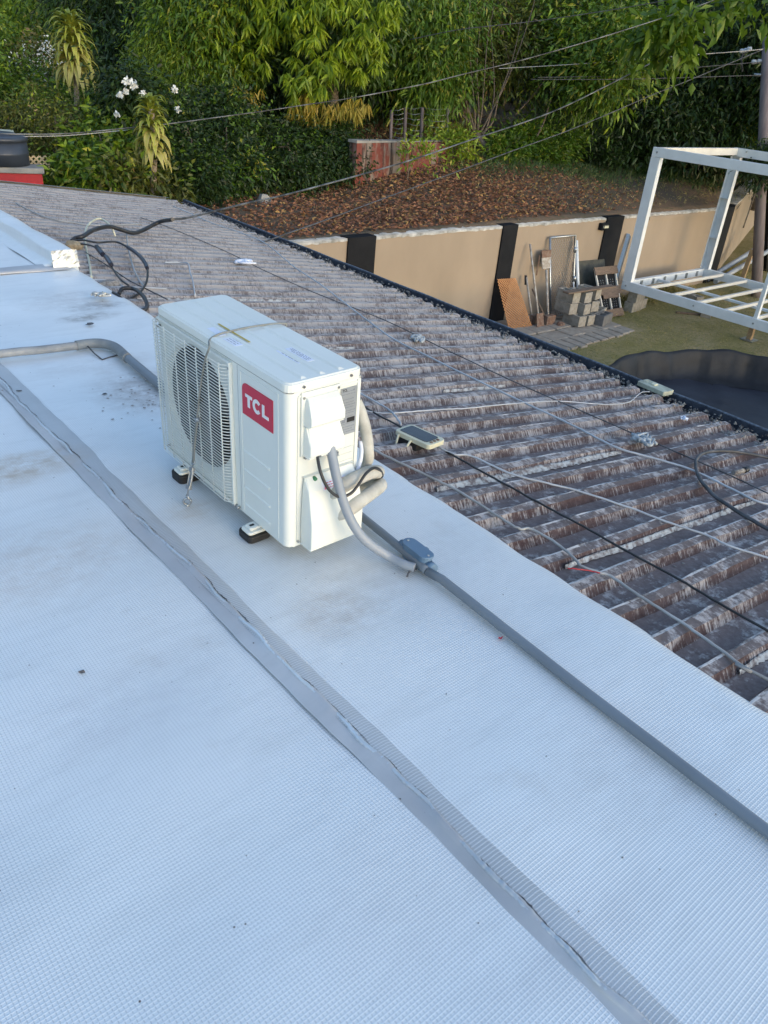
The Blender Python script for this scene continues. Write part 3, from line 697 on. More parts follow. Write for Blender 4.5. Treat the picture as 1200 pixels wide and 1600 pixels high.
# inside: fan, motor, coil
mb = MB(); mb.tube([(.045, *FC), (.085, *FC)], .045, 20)
fan = mb.build('fan', M_FAN, ac)
for k in range(3):
    a0 = rad(25 + 120 * k); V = []; F = []
    for i in range(6):
        r_ = .04 + (FR - .066) * i / 5
        for j in range(7):
            a = a0 + (j / 6) * rad(74 - 8 * math.cos(i)) - rad(10) * i / 5; V.append((.035 + .040 * j / 6, FC[0] + r_ * math.cos(a), FC[1] + r_ * math.sin(a)))
    for i in range(5):
        for j in range(6): a = i * 7 + j; F.append((a, a + 7, a + 8, a + 1))
    MB().add(V, F, 0, True).build('fan_blade', M_FAN, fan, recalc=False)
mb = MB(); mb.box((.094, .28, .02), (.0995, AW - .01, AH - .035)); mb.build('coil', M_DARK, ac)
# wire grille
gy0, gy1, gz0, gz1 = .302, AW + .004, .020, AH - .048
gri = MB().tube([(-.006, gy0, gz0 - .004), (-.006, gy0, gz1 + .004), (-.006, gy1, gz1 + .004), (-.006, gy1, gz0 - .004), (-.006, gy0, gz0 - .004)], .002, 5).build('fan_grille', M_WHITE, ac)
rim = MB(); rim.box((-.012, gy0 - .012, gz0 - .012), (.0, gy0 - .003, gz1 + .012)); rim.box((-.010, gy0 - .003, gz1 + .004), (0, gy1 - .01, gz1 + .012)); rim.box((-.010, gy0 - .003, gz0 - .012), (0, gy1 - .01, gz0 - .005))
rim.build('grille_rim', M_WHITE, gri, .002)
NB = 46; bar = None
for i in range(NB):
    z = gz0 + (gz1 - gz0) * i / (NB - 1)
    if bar is None:
        pts = [(0, gy0 - .002, 0), (-.014, gy0 + .003, 0), (-.024, gy0 + .014, 0), (-.027, gy0 + .03, 0), (-.028, (gy0 + gy1) / 2, 0), (-.027, gy1 - .03, 0), (-.024, gy1 - .010, 0), (-.012, gy1 + .002, 0), (.012, gy1 + .003, 0)]
        bar = MB().tube(pts, .0015, 5, cap=False).build('grille_bar', M_WHITE, gri); bar.location.z = z
    else:
        o = bar.copy(); COL.objects.link(o); o.parent = gri; o.location.z = z
vb = None
for i in range(7):
    y = gy0 + .024 + (gy1 - gy0 - .045) * i / 6
    if vb is None: vb = MB().tube([(-.0245, 0, gz0 - .003), (-.0245, 0, gz1 + .003)], .0024, 5).build('grille_upright', M_WHITE, gri); vb.location.y = y
    else: o = vb.copy(); COL.objects.link(o); o.parent = gri; o.location.y = y
# logo
ly0, ly1, lz0, lz1 = .071, .234, .3640, .4655
out = [(ly0, lz0), (ly0, lz1 - .0), (ly1 - .022, lz1)] + [(ly1 - .022 + .022 * math.sin(a), lz1 - .022 + .022 * math.cos(a)) for a in [k * math.pi / 10 for k in range(1, 6)]] + [(ly1, lz0)]
logo = MB().prism(out, -.0022, .0005, lambda a, b, c: (c, a, b)).build('brand_badge', M_RED, ac)
def glyph(polys, name='letter'):
    mb = MB()
    for P in polys: mb.prism(P, -.0032, -.0021, lambda a, b, c: (c, a, b))
    return mb.build(name, M_LETTER, logo)
def yy(u): return .2155 - u       # u runs left to right as seen from the front
zb, zt = .3955, .4345; st = .0115
glyph([[(yy(0), zt), (yy(.037), zt), (yy(.037), zt - st * .85), (yy(0), zt - st * .85)], [(yy(.0125), zt - st * .85), (yy(.0245), zt - st * .85), (yy(.0245), zb), (yy(.0125), zb)]])
cu, cz, ro, ri = .062, (zb + zt) / 2, .0225, .0112; P = []
ag = [rad(38 + (322 - 38) * k / 20) for k in range(21)]
quads = []
for k in range(20):
    a, b = ag[k], ag[k + 1]
    quads.append([(yy(cu + ro * .98 * math.cos(a)), cz + ro * math.sin(a)), (yy(cu + ro * .98 * math.cos(b)), cz + ro * math.sin(b)), (yy(cu + ri * math.cos(b)), cz + ri * math.sin(b)), (yy(cu + ri * math.cos(a)), cz + ri * math.sin(a))])
glyph(quads)
glyph([[(yy(.090), zt), (yy(.102), zt), (yy(.102), zb), (yy(.090), zb)], [(yy(.102), zb + st * .85), (yy(.124), zb + st * .85), (yy(.124), zb), (yy(.102), zb)]])
# labels on the lid
M_LAB = simple('paper_label', (.70, .74, .86), .5, 0, (.68, .70, .76), 20); M_YEL = simple('yellow_strip', (.50, .36, .04), .5); M_PRT = simple('grey_print', (.22, .24, .28), .6); M_NP = simple('silver_nameplate', (.36, .39, .42), .35, .3)
M_PNK = simple('pink_print', (.60, .14, .22), .6)
def sticker(name, x0, x1, y0, y1, m, z=AH + .0006, lines=0, pm=None):
    o = MB().box((x0, y0, z - .0006), (x1, y1, z)).build(name, m, lid)
    if lines:
        mb = MB()
        for k in range(lines):
            x = x0 + (x1 - x0) * (k + .8) / (lines + .6); u = y0 + .012
            while u < y1 - .02: w = rnd.uniform(.008, .03); mb.box((x, u, z), (x + .0018, min(u + w, y1 - .008), z + .0003)); u += w + .005
        mb.build('print', pm or M_PRT, o)
sticker('label', .026, .070, .312, .385, M_LAB, AH + .0003, 4); sticker('label', .030, .071, .41, .488, M_LAB, AH + .0003)
sticker('yellow_strip', .0745, .0805, .316, .501, M_YEL, AH + .0034)
sticker('label', .110, .119, .108, .225, M_LAB, AH + .0003, 1); sticker('label', .142, .166, .108, .225, M_LAB, AH + .0003, 3)
# nameplate on the side with printing
np_ = MB().box((.182, -.0022, .337), (.239, .0, .486)).build('nameplate', M_NP, ac)
mb = MB(); rows = [.474, .466, .450, .440, .432, .424, .413, .406, .395, .387, .377, .372, .362, .354, .346]
for z in rows:
    u = .186
    while u < .228: w = rnd.uniform(.006, .02); mb.box((u, -.0028, z), (min(u + w, .235), -.0021, z + .0016)); u += w + .003
mb.box((.207, -.0029, .376), (.235, -.0021, .391), 1); mb.build('print', [M_PRT, M_CBLK], np_)
def txt(body, size, mat_, parent, M_):
    cu_ = bpy.data.curves.new('print', 'FONT'); cu_.body = body; cu_.size = size; cu_.extrude = .0002; cu_.offset = size * .02
    cu_.materials.append(mat_); o = bpy.data.objects.new('print', cu_); COL.objects.link(o)
    dg = bpy.context.evaluated_depsgraph_get(); dg.update(); me = bpy.data.meshes.new_from_object(o.evaluated_get(dg)); bpy.data.objects.remove(o)
    o = bpy.data.objects.new('print', me); COL.objects.link(o); me.transform(M_); o.parent = parent; return o
RX = Matrix.Rotation(math.pi / 2, 4, 'X')
txt('TCL', .010, M_CBLK, np_, Matrix.Translation((.186, -.0026, .4765)) @ RX)
MB().tube([(.228, -.0026, .477), (.228, -.0029, .477)], .004, 3).build('warning_mark', M_PRT, np_)
MB().tube([(.194, -.0026, .384), (.194, -.0029, .384)], .007, 14).build('certification_mark', M_PRT, np_)
# electrical cover: double hooded moulding
def loft(secs, name, m, parent, bev=.004):
    """secs: list of (z, x0, x1, depth)"""
    mb = MB(); V = []; F = []
    for z, x0, x1, d in secs: V += [(x0, .0, z), (x0, -d, z), (x1, -d, z), (x1, .0, z)]
    n = len(secs)
    for i in range(n - 1):
        for k in range(4): a = i * 4 + k; b = i * 4 + (k + 1) % 4; F.append((a, b, b + 4, a + 4))
    F += [(0, 1, 2, 3), tuple((n - 1) * 4 + k for k in (3, 2, 1, 0))]
    return mb.add(V, F).build(name, m, parent, bev, 3)
ec = MB().box((.044, -.004, .307), (.178, .001, .506)).build('electrical_cover', M_WHITE, ac, .0015)
loft([(.407, .054, .170, .030), (.416, .053, .171, .040), (.440, .053, .171, .040), (.478, .057, .168, .022), (.490, .060, .165, .006)], 'cover_hood', M_WHITE, ec, .006)
loft([(.314, .053, .171, .034), (.320, .051, .173, .042), (.352, .051, .173, .042), (.406, .055, .170, .016)], 'cover_hood', M_WHITE, ec, .006)
# valve cover: deep tapered hood
vc = loft([(.006, .050, .240, .052), (.012, .048, .243, .058), (.10, .048, .243, .058), (.200, .052, .236, .036), (.240, .056, .230, .008)], 'valve_cover', M_WHITE, ac, .006)
st_ = MB().add([(.102, -.0375, .195), (.190, -.0375, .195), (.190, -.0245, .217), (.102, -.0245, .217)], [(0, 1, 2, 3)]).build('warning_label', M_LAB, vc, recalc=False); st_.location.y = -.0012
mb = MB()
for k in range(3):
    t = .15 + .3 * k; y = -.0375 + .013 * t - .0018; z = .195 + .022 * t; u = .118
    while u < .178: w = rnd.uniform(.006, .016); mb.add([(u, y, z), (min(u + w, .186), y, z), (min(u + w, .186), y + .0014, z + .0026), (u, y + .0014, z + .0026)], [(0, 1, 2, 3)]); u += w + .003
mb.add([(.105, -.0392, .198), (.114, -.0392, .198), (.1095, -.0320, .210)], [(0, 1, 2)]); mb.build('print', M_PNK, st_, recalc=False)
MB().tube([(.086, -.010, .232), (.086, -.021, .230)], .006, 12).build('green_screw', simple('green_screw', (.05, .20, .10), .5), vc)
for z in (.290, .270, .247): MB().box((.180, -.0022, z), (.238, .0, z + .003)).build('pressed_line', M_WHITE, shell, .0008, 1)
for x, z in ((.050, .525), (.213, .524), (.038, .018), (.052, .490), (.171, .496), (.060, .301)):
    MB().tube([(x, .0005 if z < .52 else -.004, z), (x, -.0052 if z < .52 else -.0085, z)], .0042, 10).tube([(x, -.0052 if z < .52 else -.0085, z), (x, -.0060 if z < .52 else -.0092, z)], .002, 8).build('screw', M_SCREW, ac)
for y, z in ((.295, .485), (.292, .012), (.272, .012), (.748, .475), (.748, .03)): MB().tube([(0, y, z), (-.0125, y, z)], .0045, 8).build('screw', M_SCREW, ac)
# feet with rubber pads
for y in (.176, .631):
    for x0, x1 in ((-.042, .035), (.225, .300)):
        f = MB().prism(rrect(x0, y - .028, x1, y + .028, .012), -.020, -.010).prism(rrect(x0 + .01, y - .018, x1 - .002, y + .018, .008), -.0099, .0).build('foot', M_WHITE, ac, .003)
        MB().prism(rrect(x0 - .006, y - .038, x1, y + .038, .016), -(.044 + .0187 * y + .036 * (x0 + x1) / 2) + .003, -.0205).build('rubber_pad', M_RUBBER, f, .004)
        cxx = x0 + .026 if x0 < 0 else x1 - .026
        MB().box((cxx - .008, y - .005, -.0006), (cxx + .008, y + .005, .0006)).build('slot', M_DARK, f)
# ---------------------------------------------------------------- pipes, conduits, cables round the unit
v0 = (.140, -.026, .316)
cf = empty('conduit_connector', aw(v0), 'dark grey threaded connector holding the conduit under the upper side cover of the air conditioner', 'connector')
cf_ = MB().tube([aw((.140, -.024, .326)), aw((.140, -.025, .298))], .0165, 14).build('collar', M_PVC); ch(cf_, cf)
ch(MB().tube([aw((.140, -.024, .308)), aw((.1401, -.024, .301))], .0195, 8).build('lock_nut', M_PVC), cf)
fc = [aw(p) for p in [(0.13,-0.026,0.338),(0.128,-0.04,0.306),(0.124,-0.07,0.251),(0.135,-0.095,0.172),(0.153,-0.12,0.105),(0.184,-0.15,0.047)]] + [(1.404,1.488,0.036),(1.427,1.432,0.026),(1.445,1.404,0.024)]
M_FLEX = simple('ribbed_flex', (.27, .30, .345), .5, 0, (.23, .26, .30), 6)
cable('flexible_conduit', fc, .0145, M_FLEX, 'thick pale grey flexible conduit curving from the unit down to the roof', 'conduit', 12, 10)
jb = (1.476,1.419,0.03)
cd = empty('rigid_conduit', (jb[0], jb[1], 0), 'straight grey pvc conduit with oval junction box lying along the silver roof', 'conduit')
ends = [(1.499,1.75,0.024),(1.476,1.463,0.024),(1.464,1.367,0.024),(1.472,1.313,0.024),(1.439,0.779,0.024),(1.416,0.252,0.024)]
d0 = Vector(ends[0]); d1 = Vector(ends[-1])
mid = Vector(ends[2])
dirc = (Vector(ends[4]) - Vector(ends[3])).normalized()
ch(MB().tube(smooth_path([d0 - dirc * .35, d0, Vector(ends[1]), mid], 4), .0135, 14).build('pipe', M_PVC), cd)
ch(MB().tube([mid] + [Vector(q) for q in ends[3:]] + [Vector(ends[5]) + (Vector(ends[5]) - Vector(ends[4])).normalized() * 2.6], .0140, 14).build('pipe', M_PVC), cd)
yd = dirc; xd = Vector((-yd.y, yd.x, 0)); ctr = Vector((1.49,1.444,0.03))
def jx(a, b, c): return tuple(ctr + yd * a + xd * b + Vector((0, 0, c - .03)))
def oval(L, r, n=8): return [(L * (1 if k <= n else -1) * 1.0 + r * math.cos(a), r * math.sin(a)) for k, a in [(k, -math.pi / 2 + math.pi * k / n) for k in range(n + 1)]] + [(-L + r * math.cos(a), r * math.sin(a)) for a in [math.pi / 2 + math.pi * k / n for k in range(n + 1)]]
ch(MB().prism(oval(.038, .022), .004, .052, jx).build('junction_box', M_JB, None, .003), cd)
ch(MB().prism(oval(.040, .0245), .0522, .059, jx).build('box_cover', M_JB, None, .002), cd)
for s_ in (-1, 1): ch(MB().tube([jx(s_ * .050, 0, .058), jx(s_ * .050, 0, .0605)], .004, 8).build('screw', M_SCREW), cd)
for s_ in (-1, 1): ch(MB().tube([jx(s_ * .056, 0, .026), jx(s_ * .082, 0, .025)], .018, 14).build('hub', M_JB), cd)
ch(MB().tube([jx(-.005, .018, .026), jx(-.012, .046, .024)], .0165, 12).build('hub', M_JB), cd)
# earth/control cable
bc = [aw(p) for p in [(0.078,-0.03,0.341),(0.078,-0.036,0.318),(0.069,-0.066,0.281),(0.085,-0.084,0.23),(0.121,-0.09,0.194),(0.157,-0.098,0.197),(0.19,-0.092,0.214),(0.229,-0.078,0.233),(0.281,-0.052,0.224),(0.336,-0.02,0.183),(0.361,0,0.142)]] + [aw((.33, .03, .14))]
cable('black_cable', bc, .0048, M_CBLK, 'black cable hanging in a loop below the upper side cover of the air conditioner', 'cable', 8, 8)
ch(MB().tube(awl([(.084, -.028, .330), (.084, -.030, .312)]), .011, 10).tube(awl([(.064, -.030, .316), (.106, -.030, .316)]), .004, 6).build('cable_clamp', M_GALV), ac)
for o in [q for q in ac.children if q.name.startswith('cable_clamp')]: o.parent = ac; o.matrix_parent_inverse = AM.inverted()
# insulated refrigerant pipes
i1 = [aw(p) for p in [(0.127,-0.02,0.159),(0.186,-0.052,0.203),(0.232,-0.046,0.205),(0.294,-0.02,0.189),(0.37,0.03,0.142)]] + awl([(.33, .10, .10), (.32, .18, .05), (.30, .35, .0), (.30, .6, -.02)])
i2 = [aw(p) for p in [(0.126,-0.02,0.075),(0.188,-0.055,0.11),(0.242,-0.052,0.125),(0.301,-0.03,0.122),(0.372,0.015,0.103)]] + awl([(.35, .08, .08), (.34, .16, .03), (.325, .3, -.008), (.325, .6, -.012)])
i3 = [aw(p) for p in [(0.288,0.06,0.402),(0.298,0.045,0.365),(0.307,0.03,0.315),(0.314,0.02,0.251),(0.321,0.03,0.194)]] + awl([(.29, .06, .10), (.285, .15, .04)])
cable('insulated_pipe', i1, .022, M_INS, 'upper cream foam insulated pipe bending out of the lower side cover of the unit', 'pipe', 12, 8)
cable('insulated_pipe', i2, .0225, M_INS, 'lower cream foam insulated pipe under the bundle at the side of the unit', 'pipe', 12, 8)
cable('insulated_pipe', i3, .0185, M_INS, 'cream foam insulated pipe hanging down behind the rear corner of the unit', 'pipe', 12, 8)
cable('white_tube', [aw(p) for p in [(0.29,0.03,0.276),(0.28,0.01,0.256),(0.265,-0.005,0.232),(0.248,-0.01,0.199),(0.241,-0.005,0.167)]], .0065, M_LAB, 'thin white drain tube between the unit corner and the insulated pipe', 'tube', 8, 8)
# tie-down wire, clamp, turnbuckle, eye bolt
td = empty('tie_down', (1.06, 2.12, 0), 'coated wire strap with turnbuckle and eye bolt holding the air conditioner down', 'tie-down')
sp_ = [aw((.263, .400, .30)), aw((.263, .400, .52)), aw((.257, .401, AH + .004)), aw((.17, .417, AH + .0065)), aw((.077, .416, AH + .0065)), aw((.025, .413, AH + .004)), aw((-.006, .408, AH - .006))]
f_ = lambda px, py, x: px
sp2 = [aw(p) for p in [(-0.03,0.367,0.529),(-0.033,0.393,0.481),(-0.034,0.424,0.399),(-0.036,0.453,0.295),(-0.038,0.458,0.255)]]
ch(MB().tube(smooth_path(sp_ + sp2, 6), .0030, 8).build('wire', M_STRAP), td)
sp3 = [aw(p) for p in [(-0.038,0.457,0.26),(-0.045,0.472,0.175),(-0.052,0.477,0.099)]]
for dx in (-.0035, .0035): ch(MB().tube([Vector(p) + Vector((0, dx, 0)) for p in smooth_path(sp3, 4)], .003, 8).build('wire', M_STRAP), td)
q0 = Vector(sp3[0]); q1 = Vector(sp3[-1]); EB = Vector((1.06,2.12,0)); top_ = EB + Vector((0, 0, .040)); dq = (top_ - q1); L_ = dq.length; dq.normalize(); sdv = dq.cross(Vector((0, 1, 0))).normalized(); sd2 = dq.cross(sdv)
ch(MB().tube([q0 - Vector((0, .016, 0)), q0 + Vector((0, .016, 0))], .0042, 6).tube([q0 + Vector((0, 0, -.006)), q0 + Vector((0, 0, .006))], .008, 8).build('wire_clamp', M_GALV), td)
a_ = q1 + dq * L_ * .18; b_ = q1 + dq * L_ * .74
mb = MB()
for s_ in (-1, 1): mb.bar(a_ + sd2 * .0085 * s_, b_ + sd2 * .0085 * s_, .0045, .006, sdv)
mb.bar(a_ - dq * .004, a_ + dq * .010, .022, .011, sdv); mb.bar(b_ - dq * .010, b_ + dq * .004, .022, .011, sdv)
ch(mb.build('turnbuckle', M_GALV, None, .001), td)
def ring(c, n_, r, t, k=14): 
    n_ = n_.normalized(); u = n_.orthogonal().normalized(); w = n_.cross(u)
    return [c + (u * math.cos(2 * math.pi * i / k) + w * math.sin(2 * math.pi * i / k)) * r for i in range(k + 1)]
ch(MB().tube([q1 + dq * L_ * .08, a_ + dq * .035], .0028, 6).tube([b_ - dq * .035, top_ - dq * .006], .0028, 6).tube(ring(q1, sdv, .009, 0), .0026, 6).tube(ring(top_ - dq * .002, sdv, .0075, 0), .0024, 6).build('hook', M_GALV), td)
ch(MB().tube(ring(EB + Vector((0, 0, .024)), Vector((.5, 1, .1)), .0125, 0), .0036, 8).tube([EB, EB + Vector((0, 0, .014))], .0055, 8).tube([EB + Vector((0, 0, .001)), EB + Vector((0, 0, .004))], .014, 12).build('eye_bolt', M_GALV), td)
# second conduit, from the left edge round behind the unit
c1 = [(0.328,3.766,0.03),(0.982,3.766,0.03),(1.148,3.744,0.03),(1.327,3.728,0.03)]; c2 = [(1.322,3.731,0.03),(1.387,3.728,0.031),(1.438,3.697,0.033),(1.469,3.619,0.033),(1.459,3.455,0.032)]; c3 = [(1.462,3.473,0.032),(1.455,3.297,0.028),(1.447,3.133,0.027),(1.447,2.867,0.024),(1.43,2.619,0.022),(1.439,2.344,0.022)]
lc = empty('bent_conduit', (c2[0][0], c2[0][1], 0), 'weathered grey conduit with a sweeping bend running behind the air conditioner on the left', 'conduit')
ch(MB().tube(smooth_path(c1, 6), .0195, 14).build('pipe', M_PVCD), lc)
M_ELB = simple('dusty_elbow', (.22, .235, .24), .6, 0, (.15, .165, .18), 10)
ch(MB().tube(smooth_path(c2, 8), .0235, 14).build('elbow', M_ELB), lc)
ch(MB().tube(smooth_path(c3, 6), .0205, 14).build('pipe', M_PVC), lc)
cable('bent_wire', [(1.366,3.699,0.03),(1.371,3.631,0.012),(1.378,3.563,0.004),(1.424,3.58,0.004),(1.481,3.577,0.012)], .0035, M_CBLK2, 'short bent black wire prop under the elbow of the left conduit', 'wire', 6, 1)
#===P4===
# ---------------------------------------------------------------- cables lying on the corrugated roof
RW = .0045
def rc(name, pts, r, m, label, cat='cable', group=None):
    a, b = Vector(pts[-2]), Vector(pts[-1])
    if b.y < 1.3 and name != 'red_wire' and (a - b).y > .02:
        d = (b - a).normalized(); q = b + d * 1.6; q.z = rz(q.x) + .042; pts = list(pts) + [tuple(q)]
    return cable(name, pts, r, m, label, cat, 6, 6, None, group, .0015)
rc('white_cable', [(4.289,8.586,-0.29),(4.293,8.239,-0.296),(4.244,7.691,-0.29),(4.303,7.192,-0.297),(4.301,6.797,-0.297),(4.182,6.399,-0.282),(4.026,5.975,-0.264),(3.872,5.543,-0.245),(3.731,5.032,-0.228),(3.455,4.2,-0.2),(3.273,3.631,-0.178),(3.234,3.214,-0.174),(3.198,2.668,-0.169),(3.194,2.269,-0.169),(3.18,2.064,-0.167),(3.156,1.834,-0.164),(3.245,1.664,-0.175),(3.312,1.498,-0.183),(3.294,1.295,-0.181),(3.286,1.169,-0.18),(3.358,1.07,-0.189),(3.43,0.823,-0.197)], .0052, M_CWHT, 'long white cable crossing the whole corrugated roof nearest the gutter')
rc('white_cable', [(2.192,2.169,-0.044),(2.207,2.121,-0.045),(2.233,2.021,-0.052),(2.297,1.981,-0.059),(2.326,1.796,-0.063),(2.414,1.657,-0.073),(2.484,1.569,-0.082),(2.574,1.367,-0.092),(2.613,1.231,-0.097),(2.674,1.085,-0.104),(2.679,1.003,-0.105),(2.742,0.874,-0.113),(2.857,0.615,-0.126)], .0042, M_CWHT, 'white cable running from the small solar floodlight down the middle of the roof sheets')
rc('grey_cable', [(1.916,2.21,-0.016),(1.917,2.11,-0.014),(1.957,1.868,-0.018),(1.973,1.727,-0.02),(1.963,1.537,-0.019),(1.962,1.43,-0.019),(2.005,1.407,-0.024),(2.007,1.293,-0.024),(1.978,1.189,-0.021),(1.963,1.159,-0.021),(1.985,1.098,-0.022),(2.002,1.065,-0.024),(1.986,0.944,-0.022),(1.977,0.798,-0.021),(1.955,0.654,-0.018),(1.939,0.548,-0.018),(1.953,0.454,-0.018)], .0048, M_CTAN, 'weathered pale grey cable lying on the corrugated roof nearest the silver edge')
rc('black_cable', [(2.218,2.725,-0.052),(2.212,2.503,-0.051),(2.219,2.248,-0.052),(2.219,2.046,-0.05),(2.215,1.891,-0.049),(2.218,1.718,-0.05),(2.219,1.523,-0.05),(2.223,1.373,-0.05),(2.221,1.175,-0.05),(2.225,0.947,-0.051),(2.214,0.797,-0.049),(2.211,0.628,-0.049),(2.216,0.435,-0.05)], .0042, M_CBLK, 'taut black cable passing under the small solar floodlight across the roof')
rc('thin_black_wire', [(3.478,7.652,-0.203),(3.54,7.109,-0.208),(3.553,6.164,-0.21),(3.49,5.456,-0.202),(3.493,4.705,-0.205),(3.552,4.036,-0.212),(3.493,3.339,-0.205),(3.447,2.703,-0.197),(3.447,2.262,-0.197),(3.453,1.888,-0.198),(3.458,1.741,-0.199),(3.457,1.562,-0.198),(3.458,1.363,-0.199),(3.433,1.104,-0.196)], .0032, M_CBLK2, 'thin dark wire sagging along the roof beside the long white cable', 'wire')
rc('white_cable', [(2.307,2.79,-0.052),(2.304,2.735,-0.052),(2.311,2.621,-0.058),(2.306,2.535,-0.057),(2.263,2.432,-0.047),(2.199,2.326,-0.03)], .0048, M_CWHT, 'short white cable from behind the air conditioner to the solar floodlight')
rc('white_wire', [(2.162,2.581,-0.045),(2.256,2.509,-0.056),(2.438,2.487,-0.076),(2.591,2.478,-0.095),(2.76,2.457,-0.115),(3.044,2.451,-0.149),(3.43,2.417,-0.195),(3.724,2.301,-0.231),(3.942,2.286,-0.257),(4.132,2.349,-0.276),(4.24,2.383,-0.284),(4.283,2.358,-0.28)], .0030, M_CWHT, 'thin white wire running across the ribs to the pale box on the gutter', 'wire')
rc('black_hose', [(4.155,1.219,-0.279),(3.972,1.445,-0.257),(3.847,1.56,-0.242),(3.713,1.608,-0.226),(3.593,1.611,-0.212),(3.467,1.576,-0.197),(3.317,1.492,-0.179),(3.203,1.4,-0.165),(3.11,1.296,-0.154),(3.066,1.195,-0.149),(3.011,0.999,-0.142),(3.003,0.741,-0.141)], .0085, M_CBLK2, 'thick black hose lying in an open loop at the right edge of the roof', 'hose')
rc('red_wire', [(1.903,1.168,-0.014),(1.921,1.147,-0.011),(1.962,1.125,-0.021),(1.982,1.095,-0.021)], .0022, simple('red_wire', (.45, .03, .04), .5), 'short loose red wire beside the grey cable on the roof', 'wire')
# knotted rag and offcuts
def bundle(name, c, r, m, label, cat, seed, n=5, flat=.5):
    r_ = random.Random(seed); mb = MB(); c = Vector(c)
    for k in range(n):
        p = [c + Vector((r_.uniform(-1, 1) * r, r_.uniform(-1, 1) * r, r_.uniform(0, 1) * r * flat)) for _ in range(4)]
        mb.tube(smooth_path(p, 4), r * r_.uniform(.10, .2), 5)
    return tag(mb.build(name, m), label, cat)
M_RAG = simple('pale_rag', (.40, .45, .50), .8, 0, (.18, .20, .21), 50)
bundle('knotted_rag', (3.387,1.818,-0.182), .06, M_RAG, 'knotted pale blue rag caught on the roof ribs near the gutter', 'rag', 1, 9)
bundle('rag_scrap', (3.447,3.56,-0.194), .05, M_RAG, 'small pale scrap of cloth tied on the long white cable', 'rag', 2, 5, .3)
bundle('paper_scrap', (3.462,5.681,-0.196), .07, M_LAB, 'crumpled white scrap on the grey back part of the corrugated roof', 'scrap', 3, 6, .3)
bundle('blue_scrap', (4.039,1.97,-0.26), .025, M_LAB, 'small light blue plastic scrap at the gutter end of a rib', 'scrap', 4, 5)
pc = Vector((3.55,1.393,-0.207)); MB_ = MB().tube([pc + Vector((-.04, .01, .005)), pc + Vector((.03, -.005, .005))], .012, 8).tube([pc + Vector((.03, -.005, .005)), pc + Vector((.055, -.01, .008))], .015, 8, 1)
tag(MB_.build('cable_connector', [M_CHIP, M_CBLK]), 'short grey and black cable connector lying inside the hose loop', 'connector')
# solar floodlight: cream frame, dark panel, bracket
sp = [Vector(p) for p in [(2.102,2.26,-0.003),(2.208,2.275,-0.006),(2.24,2.087,-0.009),(2.124,2.066,-0.006)]]
sf = empty('solar_floodlight', tuple(sum(sp, Vector()) / 4 - Vector((0, 0, .05))), 'small cream framed solar floodlight with dark glass lying on the roof ribs', 'floodlight')
cc = sum(sp, Vector()) / 4; ux = (sp[3] - sp[0] + sp[2] - sp[1]).normalized(); vx = (sp[1] - sp[0] + sp[2] - sp[3]); vx = (vx - ux * vx.dot(ux)).normalized(); wx = ux.cross(vx); wx = wx if wx.z > 0 else -wx
lu = ((sp[3] - sp[0]).length + (sp[2] - sp[1]).length) / 4; lv = ((sp[1] - sp[0]).length + (sp[2] - sp[3]).length) / 4
def sfx(a, b, c): return tuple(cc + ux * a + vx * b + wx * c)
ch(MB().prism(rrect(-lu, -lv, lu, lv, .018), -.022, 0, sfx).build('frame', M_CREAMP, None, .003), sf)
ch(MB().prism(rrect(-lu + .016, -lv + .014, lu - .028, lv - .014, .01), .0002, .0022, sfx).build('panel', M_GLASS), sf)
for k in range(3): ch(MB().prism(rrect(lu - .022, -.03 + k * .022, lu - .010, -.018 + k * .022, .003), .0002, .003, sfx).build('button', M_RUST), sf)
ch(MB().tube([sfx(-lu * .7, -lv - .004, -.01), sfx(-lu * .65, -lv - .02, -.05), sfx(-lu * .1, -lv - .02, -.055), sfx(0, -lv - .003, -.012)], .006, 6).build('bracket', M_CREAMP), sf)
ch(MB().prism(rrect(-lu * .8, -lv * .9, lu * .3, lv * .5, .01), -.055, -.0225, sfx).build('housing', M_RUBBER), sf)
# pale box clipped to the gutter
gb = [Vector(p) for p in [(4.461,2.543,-0.331),(4.436,2.328,-0.328)]]; g0, g1 = gb; gd = (g1 - g0).normalized(); gs = Vector((gd.y, -gd.x, 0)) * -1; gs = gs if gs.x > 0 else -gs
bx_ = empty('junction_case', tuple(g0.lerp(g1, .5)), 'pale weathered plastic case resting on the gutter above the black pool', 'case')
def gx(a, b, c): return tuple(g0.lerp(g1, .5) + gd * a + gs * b + Vector((0, 0, c)))
gl = (g1 - g0).length / 2
M_CASE = simple('yellowed_case', (.46, .48, .38), .6, 0, (.30, .31, .25), 18)
ch(MB().prism(rrect(-gl, -.025, gl, .075, .012), .0, .030, gx).build('case', M_CASE, None, .004), bx_)
ch(MB().prism(rrect(-gl * .25, .005, gl * .05, .045, .008), .0302, .038, gx).build('knob', M_CREAMP, None, .002), bx_)
for k in range(4): ch(MB().prism([(-gl * .85 + k * .022, .01), (-gl * .85 + k * .022 + .01, .01), (-gl * .85 + k * .022 + .01, .05), (-gl * .85 + k * .022, .05)], .0302, .033, gx).build('rib', M_CASE), bx_)
